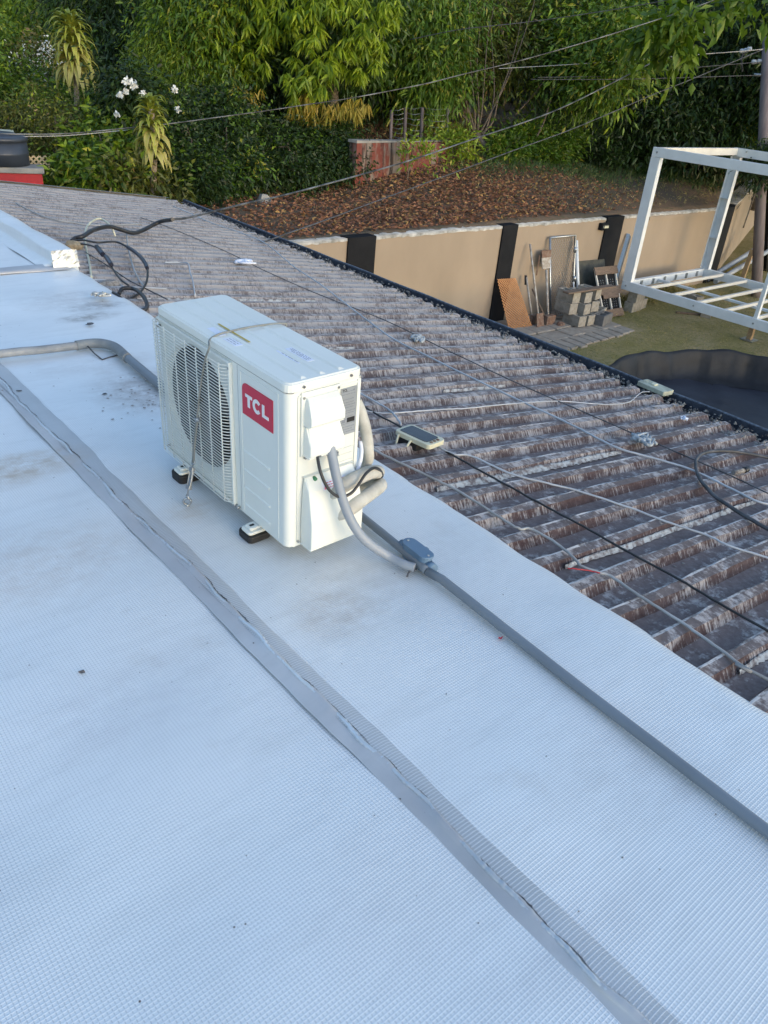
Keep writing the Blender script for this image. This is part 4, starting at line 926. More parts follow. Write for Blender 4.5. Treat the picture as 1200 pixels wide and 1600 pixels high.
# cables heaped at the far corner of the silver roof
hp = [
 ('service_cable', [(2.228,6.128,-0.033),(2.269,6.155,-0.018),(2.323,6.141,-0.004),(2.486,6.33,-0.004),(2.68,6.523,-0.027),(2.785,6.558,-0.06),(2.922,6.599,-0.106),(3.082,6.733,-0.115),(3.272,6.823,-0.078),(3.239,6.497,0.006)], .017, M_CBLK, 'thick black taped bundle of service cables curving over the far corner of the roof'),
 ('cream_hose', [(1.953,5.094,-0.03),(2.14,5.597,-0.052),(2.316,6.091,-0.064),(2.415,6.342,-0.045),(2.526,6.573,-0.029),(2.647,6.723,-0.013),(2.745,6.815,-0.025),(2.739,6.649,-0.034),(2.726,6.538,-0.063),(2.727,6.511,-0.103)], .008, M_CREAMP, 'cream hose standing in a tall arch among the cable loops'),
 ('white_cable', [(2.993,6.885,-0.135),(2.743,6.318,-0.11),(2.536,5.812,-0.085),(2.348,5.335,-0.062),(2.236,5.012,-0.049),(2.196,4.843,-0.049)], .0065, M_CTAN, 'pale cable hanging straight down across the ribs right of the cream hose'),
 ('looped_cable', [(2.244,6.106,-0.025),(2.283,6.042,-0.01),(2.339,5.92,-0.006),(2.504,5.986,-0.026),(2.544,5.865,-0.041),(2.524,5.628,-0.048),(2.469,5.399,-0.052),(2.379,5.181,-0.051),(2.256,4.942,-0.046),(2.12,4.716,-0.03),(2.017,4.593,-0.028),(1.938,4.554,-0.028),(1.924,4.612,-0.026)], .0075, M_CBLK, 'black cable in the widest loop right of the foil kerb'),
 ('taped_splice', [(2.521,5.812,-0.028),(2.505,5.658,-0.026),(2.486,5.513,-0.034),(2.442,5.351,-0.039),(2.41,5.255,-0.045)], .014, M_TAPE, 'blue black taped splice on the widest cable loop'),
 ('looped_cable', [(2.205,6.033,-0.03),(2.255,5.928,-0.016),(2.27,5.777,-0.008),(2.235,5.582,-0.004),(2.242,5.496,-0.025),(2.192,5.339,-0.029),(2.146,5.174,-0.033),(2.111,5.015,-0.034),(2.1,4.867,-0.038)], .0065, M_CBLK, 'black cable in the inner loop with two taped joints'),
 ('taped_splice', [(2.264,5.749,0.003),(2.232,5.617,0.007),(2.221,5.539,-0.002)], .018, M_TAPE, 'first short taped joint on the inner black cable'),
 ('taped_splice', [(2.214,5.478,-0.001),(2.195,5.384,-0.009),(2.181,5.312,-0.017)], .016, M_TAPE, 'second short taped joint lower on the inner black cable'),
 ('looped_cable', [(1.941,4.65,-0.019),(1.973,4.681,-0.002),(2.003,4.674,0.004),(2.039,4.646,-0),(2.024,4.507,0.002),(1.992,4.383,-0.005),(1.966,4.329,-0.022),(1.929,4.311,-0.027),(1.919,4.357,-0.031)], .012, M_CBLK, 'short thick black cable loop nearest the air conditioner'),
 ('black_cable', [(1.881,4.598,0.009),(1.886,4.538,0.008),(1.894,4.504,-0.003),(1.94,4.524,-0.028)], .008, M_CBLK, 'stub of black cable crossing the silver roof edge'),
 ('white_wire', [(1.936,5.021,-0.023),(2.033,5.014,-0.035),(2.062,4.963,-0.033),(2.058,4.831,-0.033),(2.147,4.822,-0.043),(2.326,4.803,-0.065)], .004, M_CWHT, 'thin white wire lying flat below the cable loops'),
 ('white_wire', [(2.709,5.593,-0.106),(2.835,5.615,-0.121),(2.854,5.51,-0.108),(2.757,5.298,-0.111),(2.639,5.038,-0.097),(2.429,4.611,-0.072)], .0055, M_CWHT, 'white wire bent down behind the far end of the air conditioner lid'),
 ('grey_wire', [(2.216,5.83,-0.052),(2.206,5.525,-0.05),(2.18,5.203,-0.047),(2.165,4.974,-0.045),(2.186,4.696,-0.048),(2.196,4.526,-0.049)], .004, M_CBLK2, 'thin dark wire running diagonally under the cable loops'),
 ('white_wire', [(2.4,7.878,-0.074),(2.418,7.37,-0.076),(2.479,7.167,-0.083),(2.587,7.097,-0.096),(2.781,7.029,-0.119),(3.302,7.274,-0.182)], .006, M_CTAN, 'pale wire wandering across the far grey ribs'),
]
for n_, p, r, m, lab in hp: cable(n_, p, r, m, lab, 'wire' if 'wire' in n_ else ('hose' if 'hose' in n_ else 'cable'), 7, 6)
# lump of putty where the bundle is fixed, broken block under the cables
def rock(name, c, s_, m, label, cat, seed):
    bm = bmesh.new(); bmesh.ops.create_icosphere(bm, subdivisions=2, radius=1); r_ = random.Random(seed)
    for v in bm.verts: k = r_.uniform(.8, 1.15); v.co = Vector((v.co.x * s_[0] * k, v.co.y * s_[1] * k, v.co.z * s_[2] * k))
    me = bpy.data.meshes.new(name); bm.to_mesh(me); bm.free(); me.materials.append(m); o = mesh_obj(name, me); o.location = c; return tag(o, label, cat)
rock('mortar_lump', (2.182,5.988,-0.037), (.07, .05, .04), simple('brown_putty', (.20, .15, .09), .95, 0, (.34, .28, .19), 30), 'brown mortar lump anchoring the cables at the foil kerb', 'mortar', 1)
rock('mortar_lump', (2.001,4.923,-0.046), (.085, .05, .04), M_CHIP, 'grey mortar lump half under the silver roof edge', 'mortar', 2)
# scraps on the silver roof
def scrap(name, c, s_, m, label, cat, seed):
    r_ = random.Random(seed); n = 7; V = []
    for k in range(n): a = 6.283 * k / n; q = s_ * r_.uniform(.45, 1.15); V.append((c[0] + q * math.cos(a) * 1.3, c[1] + q * math.sin(a) * .8, c[2] + r_.uniform(.001, .006)))
    V.append((c[0], c[1], c[2] + s_ * .25)); return tag(MB().add(V, [(k, (k + 1) % n, n) for k in range(n)]).build(name, m, recalc=False), label, cat)
M_SCR = simple('grey_leaf', (.13, .12, .12), .9, 0, (.08, .075, .075), 40)
scrap('leaf_scrap', (0.466,1.534,0.004), .0085, M_SCR, 'dark crumbled leaf on the open silver sheet left of the seam', 'leaf', 1)
scrap('red_scrap', (1.43,1.03,0.008), .0065, simple('red_scrap', (.55, .03, .06), .5), 'tiny bright red scrap beside the rigid conduit', 'scrap', 2)
scrap('dark_scrap', (1.216,3.16,0.004), .012, M_CBLK2, 'small dark scrap on the silver sheet left of the fan', 'scrap', 3)
scrap('dark_scrap', (0.924,3.334,0.012), .012, M_CBLK2, 'small dark scrap lying on the seam tape at the left edge', 'scrap', 4)
scrap('dark_scrap', (1.524,4.067,0.012), .022, M_CBLK2, 'dark curled scrap above the left conduit elbow', 'scrap', 5)
bundle('foil_scrap', (1.763,4.489,0.03), .045, M_FOIL, 'crumpled foil scrap near the roof edge below the kerb', 'scrap', 6, 6, .4)
cable('dark_twig', [(1.407,1.395,0.01),(1.428,1.407,0.014),(1.455,1.403,0.016)], .003, M_CBLK2, 'small dark strap tail sticking out under the junction box', 'strap', 5, 4)
M_GREY = simple('dry_residue', (.22, .20, .19), .95, 0, (.34, .32, .31), 30)
P = []
for c, s_, n in (((1.433,3.14,0), .11, 70), ((1.311,2.959,0), .10, 40), ((0.887,3.315,0), .1, 10), ((1.68,4.36,0), .07, 30)):
    for k in range(n): P.append((c[0] + r8.gauss(0, s_), c[1] + r8.gauss(0, s_), .007))
ch(chips('residue', P, .0015, .008, M_GREY, 21, .12), hs)
P = [(r8.uniform(-1.2, 1.7), r8.uniform(.1, 5.0), .0085) for _ in range(420)]
ch(chips('speckles', P, .0008, .0028, M_SCR, 22, .3), hs)
# ---------------------------------------------------------------- overhead wires
M_WIRE = simple('twisted_wire', (.02, .02, .022), .4, .1, (.19, .195, .20), 3, lo=.4, hi=.62)  # pale patches put the highlights on the wire into its colour
def ow(name, pts, r, m, label): return cable(name, pts, r * .66, m, label, 'wire', 6, 8)
ow('service_drop', [(3.321,6.836,-0.078),(3.471,6.963,-0.092),(3.755,7.211,-0.134),(4.383,7.654,-0.162),(4.867,7.889,-0.151),(5.541,8.143,-0.126),(7.033,8.742,-0.038),(8.154,9.007,0.099),(9.477,9.345,0.288),(12.01,9.783,0.734),(13.625,9.76,1.276),(15.01,9.734,1.786),(16.186,9.72,2.269),(17.471,9.857,2.846),(18.545,10.023,3.323)], .016, M_WIRE, 'lower thick twisted service cable sweeping from the roof bundle up to the right')
ow('overhead_wire', [(3.238,12.487,0.005),(3.638,12.199,0.02),(4.428,12.02,0.051),(5.25,11.772,0.164),(5.852,11.653,0.245),(6.547,11.347,0.384),(7.189,11.201,0.492),(7.781,10.959,0.618),(8.46,10.789,0.743),(9.537,10.399,1.004),(10.127,10.167,1.182),(10.942,9.862,1.416),(11.828,9.594,1.684),(12.672,9.269,1.976),(13.821,8.902,2.373),(14.403,8.648,2.614),(15.46,8.578,2.96)], .013, M_WIRE, 'upper pale highlighted wire crossing in front of the mango tree')
ow('overhead_wire', [(3.231,12.489,-0.041),(3.653,12.268,-0.019),(4.474,12.153,0.012),(5.371,12.047,0.11)], .010, M_CTAN, 'second pale wire just under the upper one at the left edge')
ow('service_drop', [(2.199,5.15,-0.13),(2.505,5.529,-0.213),(2.799,5.767,-0.239),(3.099,5.985,-0.261),(3.632,6.356,-0.279),(4.31,6.787,-0.313),(4.844,7.045,-0.292),(5.35,7.262,-0.264),(6.919,8.057,-0.205),(8.947,8.757,-0.001),(10.419,9.125,0.21),(11.843,9.205,0.516),(13.065,9.236,0.835),(13.909,9.097,1.138),(14.758,8.931,1.431),(16.9,8.769,2.086)], .011, M_CBLK2, 'straight black service cable starting at the cable loops beside the air conditioner')
ow('overhead_wire', [(12.597,11.652,1.31),(13.365,12.027,1.339),(14.239,11.607,1.459),(15.172,10.966,1.619),(16.232,9.952,1.851),(17.08,9.367,2.003),(17.798,9.254,2.1)], .011, M_CTAN, 'topmost of the three wires reaching the wooden pole')
ow('overhead_wire', [(13.084,11.102,1.225),(14.22,11.101,1.292),(15.334,11.015,1.376),(16.587,10.1,1.64),(17.829,9.194,1.88)], .010, M_CBLK2, 'middle of the three wires reaching the wooden pole')
ow('overhead_wire', [(13.011,11.188,1.184),(14.693,10.536,1.312),(16.285,9.865,1.471),(17.861,9.131,1.646)], .010, M_CBLK2, 'lowest of the three wires reaching the wooden pole')
ow('overhead_wire', [(10.728,12.139,1.62),(11.094,11.264,1.835),(11.692,10.493,2.001),(12.187,9.738,2.173),(12.675,8.887,2.376),(12.885,8.361,2.507)], .010, M_CBLK2, 'faint dark wire high among the trees near the top edge')
pb = (18.175,8.49,-0.901); ptp = (17.777,9.294,2.209)
_t = Vector(ptp); _b = Vector(pb); pb = tuple(_t + (_b - _t) * ((_t.z + 2.7) / (_t.z - _b.z)))
PZ = -2.7 if pb[1] < 9.7 else hz(pb[0], pb[1])
pole = empty('utility_pole', (pb[0], pb[1], PZ), 'dark wooden utility pole at the right edge with insulators and dead-end clamps', 'utility pole')
ch(MB().tube([(pb[0], pb[1], PZ - .5), (ptp[0], ptp[1], ptp[2] + .1)], [.12, .095], 14).build('shaft', M_POLE), pole)
for q in [(17.659,9.684,2.024),(17.692,9.623,2.041),(17.648,9.537,2.065),(17.719,9.404,1.85),(17.768,9.311,1.87)]: ch(rock('insulator', q, (.06, .06, .045), M_CWHT, None, None, 5), pole)
for a, b in ([(17.755,9.347,1.626),(17.851,9.152,1.644)], [(17.714,9.425,1.837),(17.829,9.194,1.88)]): ch(MB().tube([a, b], .035, 6).build('dead_end_clamp', M_GALV), pole)
ch(MB().tube([(17.681,9.643,1.994),(17.742,9.72,1.913),(17.789,9.634,1.666)], .02, 5).build('jumper_wire', M_CBLK2), pole)
#===P5===
# ---------------------------------------------------------------- yard: steel frame
fr = empty('steel_frame', (14, 8.9, -2.7), 'large white steel box frame with open floor joists standing on short props', 'steel frame')
def fbar(name, a, b, w, h, m=M_FRAME, up=(0, 0, 1), bev=.004, lab=None):
    o = ch(MB().bar(a, b, w, h, up).build(name, m, None, bev, 1), fr)
    if lab: o['label'] = lab
    return o
X0, X1, YA, YB, ZB, ZT = 14.0, 17.0, 8.90, 3.3, -2.18, .235
fbar('base_beam', (X0 + .04, YA, ZB), (X0 + .04, YB, ZB), .08, .17)
fbar('base_beam', (X1 - .04, YA, ZB), (X1 - .04, YB, ZB), .08, .17)
fbar('base_beam', (X0 + .082, YA - .05, ZB + .002), (X1 - .082, YA - .05, ZB + .002), .09, .15)
fbar('base_beam', (X0 + .082, YB + .05, ZB + .002), (X1 - .082, YB + .05, ZB + .002), .09, .15)
fbar('top_beam', (X0 + .035, YA, ZT), (X0 + .035, YB, ZT), .07, .16)
fbar('top_beam', (X1 - .035, YA, ZT), (X1 - .035, YB, ZT), .07, .16)
fbar('top_beam', (X0 + .072, YA - .05, ZT + .01), (X1 - .072, YA - .05, ZT + .01), .10, .13, M_JOIST)
fbar('top_beam', (X0 + .072, YB + .05, ZT + .01), (X1 - .072, YB + .05, ZT + .01), .10, .13, M_JOIST)
def post(x, y, sx, w=.19):      # open C-section corner post
    mb = MB(); z0, z1 = ZB + .087, ZT - .083; d = .11 * sx
    mb.box((min(x, x + .006 * sx), y - w, z0), (max(x, x + .006 * sx), y, z1)); mb.box((min(x + .0062 * sx, x + d), y - .006, z0), (max(x + .0062 * sx, x + d), y, z1)); mb.box((min(x + .0062 * sx, x + d), y - w, z0), (max(x + .0062 * sx, x + d), y - w + .006, z1))
    for z in (-1.45, -.65): mb.box((min(x + .0062 * sx, x + d * .95), y - w + .007, z), (max(x + .0062 * sx, x + d * .95), y - .007, z + .006))
    return ch(mb.build('corner_post', M_FRAME), fr)
post(X0, YA, 1); post(X1, YA, -1, .20); post(X0, YB + .19, 1); post(X1, YB + .19, -1)
fbar('mid_post', (X0 + .05, 6.12, ZB + .087), (X0 + .05, 6.12, ZT - .083), .07, .07, up=(0, 1, 0))
j = None
for k in range(9):
    y = 8.36 - .545 * k
    if j is None: j = MB().box((X0 + .084, -.03, -2.155), (X1 - .084, .03, -2.10)).build('floor_joist', M_JOIST, None, .003, 1); ch(j, fr); j.location.y = y
    else: o = j.copy(); COL.objects.link(o); o.parent = fr; o.matrix_parent_inverse = j.matrix_parent_inverse.copy(); o.location.y = y
fbar('cross_beam', (15.15, YA - .1, -2.175), (15.15, YB + .1, -2.175), .07, .045)
for k in range(6): ch(MB().box((X0 + .5 + k * .42, YA - .115, -2.23), (X0 + .56 + k * .42, YA - .098, -2.125)).build('cleat', M_GALV), fr)
for (x, z, y) in ((X0, ZB, YA - .1), (X0, ZT, YA - .1), (X0, ZB, 7.3), (X0, ZB, 6.12)): ch(MB().tube([(x - .004, y, z), (x + .002, y, z)], .018, 8).build('bolt', M_GALV), fr)
for k, (x, y) in enumerate(((14.8, 6.45), (14.1, 3.6), (16.8, 6.4))):
    tag(MB().box((x - .045, y - .045, -2.672), (x + .045, y + .045, -2.268)).box((x - .12, y - .12, -2.695), (x + .12, y + .12, -2.6725), 1).build('timber_prop', [M_WOODL, M_GALV]), ('short timber prop on a metal plate under the front of the white frame', 'short timber prop under the near end of the white frame', 'short timber prop under the far side of the white frame')[k], 'prop')
# ---------------------------------------------------------------- concrete blocks
def hollow_block(name, c, rz_, label, tilt=0, m=None, group='grey concrete blocks stacked by the wall', up=False):
    L, w, h, t = .40, .19, .19, .03; mb = MB()
    mb.box((-L / 2, -w / 2, 0), (L / 2, -w / 2 + t, h)); mb.box((-L / 2, w / 2 - t, 0), (L / 2, w / 2, h))
    for x in (-L / 2, -t / 2, L / 2 - t): mb.box((x + .0005, -w / 2 + t, .001), (x + t - .0005, w / 2 - t, h - .001))
    o = mb.build(name, m or M_BLOCK); o.location = c; o.rotation_euler = (tilt, rad(90) if up else 0, rz_)
    return tag(o, label, 'concrete block', group)
bz = -2.66
for (x, y, k, a, lab) in ((12.24, 8.60, 0, 1.5, 'concrete block at the left end of the bottom row'), (12.47, 8.58, 0, 1.55, 'concrete block second from left in the bottom row'), (12.70, 8.64, 0, 1.6, 'concrete block third from left in the bottom row'),
                          (12.16, 8.78, 1, 1.45, 'concrete block at the left end of the middle row'), (12.38, 8.66, 1, 1.6, 'concrete block in the middle row nearest the lawn'), (12.74, 8.72, 1, 1.4, 'concrete block right in the middle row under the plank'),
                          (12.20, 8.80, 2, 1.5, 'concrete block at the top left of the stack'), (12.44, 8.72, 2, 1.55, 'concrete block in the top row just left of centre'), (12.82, 8.80, 2, 1.65, 'concrete block in the top row at the right end')):
    hollow_block('concrete_block', (x, y, bz + .192 * k), a + rnd.uniform(-.06, .06), lab)
hollow_block('concrete_block', (13.00, 8.62, bz), .35, 'concrete block lying askew on the paving right of the stack')
hollow_block('concrete_block', (12.80, 8.36, bz), .2, 'low dark concrete block in front of the stack', m=simple('dark_block', (.16, .16, .16), .95, 0, (.11, .11, .11), 9))
for x, y, a, lab in ((14.35, 8.75, .1, 'concrete block propping the near corner of the white frame'), (14.62, 8.80, .2, 'second concrete block under the corner of the white frame'), (16.2, 8.5, 1.3, 'concrete block in the shade under the floor joists'), (15.6, 7.8, .4, 'stray concrete block on the lawn under the white frame')):
    hollow_block('concrete_block', (x, y, -2.70), a, lab, group='loose concrete blocks under the frame'); 
for x, y, h in ((14.4, 8.75, 0),): hollow_block('concrete_block', (x, y, -2.508), .15, 'upper concrete block carrying the frame corner', group='loose concrete blocks under the frame')
tag(MB().bar((11.85, 8.62, -2.05), (13.25, 8.60, -2.06), .14, .03).build('timber_plank', M_WOOD, None, .004), 'old brown plank lying across the top of the concrete blocks', 'plank')
tag(MB().bar((15.1, 8.2, -2.68), (16.1, 7.3, -2.66), .05, .03).build('timber_offcut', M_WOOD), 'thin broken timber strip on the lawn under the frame', 'plank')
# ---------------------------------------------------------------- tools and panels against the wall
M_GREYW = simple('painted_wood_grey', (.50, .49, .46), .8, 0, (.26, .22, .18), 14)
def tool(name, a, b, r, m, label, cat, extra=None):
    e = empty(name, (b[0], b[1], b[2]), label, cat)
    ch(MB().tube([a, b], r, 7).build('handle', m), e)
    if extra: extra(e)
    return e
def x1(e):
    ch(MB().tube([(11.56, 9.35, -1.89), (11.553, 9.31, -2.05)], .024, 8).build('grip', M_CBLK), e)
    ch(MB().box((11.43, 8.93, -2.70), (11.62, 8.99, -2.50)).build('blade', M_RUST, None, .01), e)
tool('shovel', (11.56, 9.33, -1.92), (11.51, 8.98, -2.62), .018, M_GREYW, 'short handled shovel with black grip leaning on the wall beside the orange lattice', 'shovel', x1)
def x2(e):
    ch(MB().prism([(-.10, 0), (.10, 0), (.085, .26), (-.085, .26)], -.008, .008, lambda a, b, c: (11.50 + a, 8.76 + b * .3 + c, -2.70 + b)).build('blade', M_RUST), e)
tool('spade', (11.54, 9.36, -1.34), (11.47, 8.82, -2.52), .018, M_GREYW, 'spade with a long pale pole handle leaning on the wall left of the scoop', 'spade', x2)
def x3(e):
    ch(MB().prism([(-.11, 0), (.11, 0), (.13, .30), (-.13, .30)], -.01, .01, lambda a, b, c: (11.98 + a, 9.25 + b * .25 + c, -1.78 + b)).build('scoop', M_GREYW, None, .003), e)
    ch(MB().prism([(-.125, .19), (.125, .19), (.13, .31), (-.13, .31)], -.0115, .0115, lambda a, b, c: (11.98 + a, 9.247 + b * .25 + c, -1.78 + b)).build('rusty_edge', M_RUST), e)
    ch(MB().bar((11.83, 9.33, -1.55), (11.80, 9.30, -1.90), .02, .02).build('bracket', M_RUST), e)
tool('scoop_shovel', (11.98, 9.24, -1.80), (11.87, 8.88, -2.70), .022, M_GREYW, 'upturned square scoop with a rusty edge on a worn pole beside the gate', 'shovel', x3)
def x4(e): ch(MB().box((11.66, 8.76, -2.70), (11.90, 8.86, -2.50)).build('blade', M_RUST, None, .012), e)
tool('hoe', (11.62, 9.2, -2.1), (11.74, 8.85, -2.60), .016, M_WOOD, 'brown hoe with earth on its broad blade standing before the spade', 'hoe', x4)
rock('mud_lump', (11.95, 8.66, -2.66), (.10, .07, .06), M_RUST, 'lump of dried earth on the paving below the gate', 'clod', 3)
tool('white_pole', (12.88, 9.36, -1.36), (12.93, 9.0, -2.68), .032, M_FRAME, 'thick white plastic pole leaning between the gate and the dark board', 'pole')
gt = empty('gate_panel', (12.4, 9.1, -2.7), 'grey tubular gate panel with chain link mesh leaning on the beige wall', 'gate')
g = [Vector(p) for p in ((12.10, 9.38, -1.27), (12.84, 9.38, -1.27), (12.86, 9.10, -2.66), (12.20, 9.12, -2.68))]
ch(MB().tube([g[0], g[1], g[2], g[3], g[0]], .022, 8).build('tube_frame', M_GALV), gt)
mb = MB()
def gp_(u, v): return g[0].lerp(g[1], u).lerp(g[3].lerp(g[2], u), v)
for k in range(-16, 12):
    for s_ in (0, 1):
        pts = []
        for q in range(25):
            v = q / 24; u = k / 12 + v * 1.45
            if 0 <= u <= 1: pts.append(gp_(u if not s_ else 1 - u, v))
        if len(pts) > 1: mb.tube([pts[0], pts[-1]], .0035, 3, cap=False)
ch(mb.build('wire_mesh', M_GALV), gt)
for z in (.18, .55): p = gp_(1, z); ch(MB().tube([p + Vector((.0, -.01, .05)), p + Vector((0, -.01, -.05))], .035, 8).build('hinge', M_GALV), gt)
def lattice(name, P, nu, nv, w, m, label):
    e = empty(name, tuple(P[3]), label, 'lattice'); P = [Vector(p) for p in P]
    def f(u, v): return P[0].lerp(P[1], u).lerp(P[3].lerp(P[2], u), v)
    nrm = (P[1] - P[0]).cross(P[3] - P[0]).normalized(); asp = (P[3] - P[0]).length / (P[1] - P[0]).length
    for s_ in (0, 1):
        for k in range(-nv, nu + 1):
            if k == -nv or k == nu and 0: continue
            # diagonal u = (k + t)/nu , v = t/(nu*asp)
            t0 = max(0, -k); t1 = min(nu - k, nu * asp)
            if t1 - t0 < .3: continue
            a = f((k + t0) / nu, t0 / (nu * asp)); b = f((k + t1) / nu, t1 / (nu * asp))
            if s_: a = f(1 - (k + t0) / nu, t0 / (nu * asp)); b = f(1 - (k + t1) / nu, t1 / (nu * asp))
            o = nrm * (.004 if s_ else -.004)
            ch(MB().bar(a + o, b + o, w, .007, nrm).build('slat', m), e)
    return e
lattice('lattice_panel', ((10.83, 9.38, -1.90), (11.33, 9.38, -1.93), (11.38, 8.85, -2.69), (10.80, 8.9, -2.69)), 9, 17, .017, M_LATT, 'orange brown plastic lattice sheet leaning against the black pilaster')
tag(MB().add([(13.02, 9.40, -1.78), (13.98, 9.40, -1.80), (14.0, 9.12, -2.68), (13.2, 9.12, -2.70), (13.02, 9.42, -1.78), (13.98, 9.42, -1.80), (14.0, 9.14, -2.68), (13.2, 9.14, -2.70)], [(0, 1, 2, 3), (7, 6, 5, 4), (0, 4, 5, 1), (1, 5, 6, 2), (2, 6, 7, 3), (3, 7, 4, 0)]).build('board', simple('charred_board', (.035, .037, .036), .8, 0, (.075, .075, .06), 8, .3)), 'dark mossy board leaning on the wall behind the wooden pallet', 'board')
pa = empty('pallet', (13.5, 8.7, -2.7), 'small broken wooden pallet with three brown planks over a dark sheet', 'pallet')
PA = [Vector(p) for p in ((13.22, 9.10, -1.86), (13.98, 9.12, -1.88), (13.80, 8.60, -2.68), (13.18, 8.62, -2.68))]
def pf(u, v, o=0): return PA[0].lerp(PA[1], u).lerp(PA[3].lerp(PA[2], u), v) + pn * o
pn = (PA[1] - PA[0]).cross(PA[3] - PA[0]).normalized(); pn = pn if pn.y < 0 else -pn
for v, u0, u1 in ((.06, .0, 1.02), (.47, .06, 1.04), (.55, .16, .9), (.93, .04, 1.0)): ch(MB().bar(pf(u0, v, .03), pf(u1, v + .01, .03), .15, .02, pn).build('plank', M_WOOD, None, .003), pa)
for u in (.06, .5, .95): ch(MB().bar(pf(u, 0, .006), pf(u, 1, .006), .028, .03, pn).build('batten', M_JOIST), pa)
ch(MB().add([pf(.02, .02, -.014), pf(.98, .02, -.014), pf(.98, .98, -.014), pf(.02, .98, -.014)], [(0, 1, 2, 3)]).build('backing_sheet', M_WALLK, recalc=False), pa)
for v in (.25, .30, .35, .65, .70, .75, .8):
    for u in (.15, .25, .35, .6, .7, .8): ch(MB().tube([pf(u, v - .012, -.010), pf(u + .012, v + .012, -.010)], .006, 4).build('staple', M_GALV), pa)
tag(MB().bar((14.62, 9.40, -1.35), (14.2, 9.22, -2.66), .07, .03).bar((14.70, 9.41, -1.40), (14.30, 9.25, -2.66), .05, .03).build('metal_strips', M_GALV), 'pair of grey metal strips leaning behind the white frame corner', 'metal strips')
# drain pipes and gutters stacked against the far wall
for k, (a, b, lab) in enumerate((((20.5,9.876,-0.359), (21.0, 9.5, -2.7), 'dark gutter length leaning upright at the right edge, leftmost'), ((20.5,9.69,-0.332), (21.4, 9.45, -2.7), 'dark gutter length leaning upright at the right edge, rightmost'))):
    tag(MB().bar(a, b, .14, .05).bar((a[0] - .02, a[1] - .05, a[2]), (b[0] - .02, b[1] - .05, b[2]), .03, .04, (0, 0, 1), 1).build('gutter_length', [M_WALLK, M_GALV]), lab, 'gutter')
for k, q in enumerate((((18.429,9.451,-2.62), (22,9.713,-1.884)), ((18.306,9.169,-2.6), (21.6,9.454,-2.064)))):
    tag(MB().tube([q[0], q[1]], .06, 10).build('drain_pipe', M_PVCL), ('upper grey plastic pipe sloping along the foot of the far wall', 'lower grey plastic pipe sloping along the foot of the far wall')[k], 'pipe')
tag(MB().bar((19.387,9.075,-2.68), (19.5,9.087,-1.935), .10, .06).build('timber_post', M_WOODL), 'short raw timber post leaning under the grey pipes', 'post')
# ---------------------------------------------------------------- paving stones
pv = empty('paved_strip', (11.9, 8.4, -2.7), 'worn stone paving beside the wall with a row of narrow slabs along the lawn', 'paving')
r9 = random.Random(5); 
for i in range(11):
    x = 10.55 + i * .235; y = 7.86 + .018 * i
    ch(MB().box((x + .012, y - .23 + r9.uniform(-.03, .03), -2.73), (x + .205, y + .2, -2.668 + r9.uniform(-.006, .006))).build('stone', M_PAVE, None, .012, 1), pv)
for rI, (ya, yb) in enumerate(((8.12, 8.50), (8.53, 8.92), (8.95, 9.40))):
    x = 10.5 + .17 * (rI % 2)
    while x < 13.1 - .1 * rI:
        w = r9.uniform(.42, .62); ch(MB().box((x + .01, ya + .008, -2.73), (x + w - .01, yb - .008, -2.667 + r9.uniform(-.007, .007))).build('stone', M_PAVE, None, .012, 1), pv); x += w
# ---------------------------------------------------------------- pool
pl = empty('pool', (9.7, 3.4, -2.7), 'large round pool lined with wrinkled black tarp behind the gutter', 'pool')
V = []; F = []; n = 180; pc_ = (9.7, 3.4)
def ringp(r_, z, j, wr, ph): 
    a = 2 * math.pi * j / n; q = r_ + wr * (math.sin(a * 37 + ph) * .6 + math.sin(a * 61 + 1.3 + ph) * .5 + math.sin(a * 17 + 2.2) * .7); return (pc_[0] + q * math.cos(a), pc_[1] + q * math.sin(a), z)
RG = [(2.50, -2.72, .03), (2.42, -2.3, .035), (2.37, -2.02, .015), (2.35, -1.965, .006), (2.31, -1.955, .006), (2.28, -1.99, .010), (2.24, -2.12, .030), (2.20, -2.26, .035), (2.12, -2.335, .02), (1.9, -2.35, .01)]
for k, (r_, z, w) in enumerate(RG):
    for jx_ in range(n):
        a = 2 * math.pi * jx_ / n; p = ringp(r_, z + (.02 * math.sin(a * 9) + .012 * math.sin(a * 23 + 1) if 1 < k < 6 else 0), jx_, w, .15 * k); V.append(p)
for k in range(len(RG) - 1):
    for jx_ in range(n): a = k * n + jx_; b = k * n + (jx_ + 1) % n; F.append((a, b, b + n, a + n))
ch(MB().add(V, F, 0, True).build('tarp_side', M_TARP, recalc=False), pl)
V = []; F = []; m1 = 30
for i in range(m1 + 1):
    for jx_ in range(90):
        a = 2 * math.pi * jx_ / 90; r_ = 2.13 * i / m1; x = r_ * math.cos(a); y = r_ * math.sin(a)
        z = -2.338 + .012 * math.sin(x * 2.1 + 1) + .010 * math.sin(y * 3.3) + .02 * math.exp(-((y - .5 * x - .9) / .05) ** 2) + .014 * math.exp(-((y - .35 * x - .1) / .035) ** 2)
        V.append((pc_[0] + x, pc_[1] + y, z))
for i in range(m1):
    for jx_ in range(90): a = i * 90 + jx_; b = i * 90 + (jx_ + 1) % 90; F.append((a, a + 90, b + 90, b))
ch(MB().add(V, F, 0, True).build('tarp_floor', M_TARPF, recalc=False), pl)
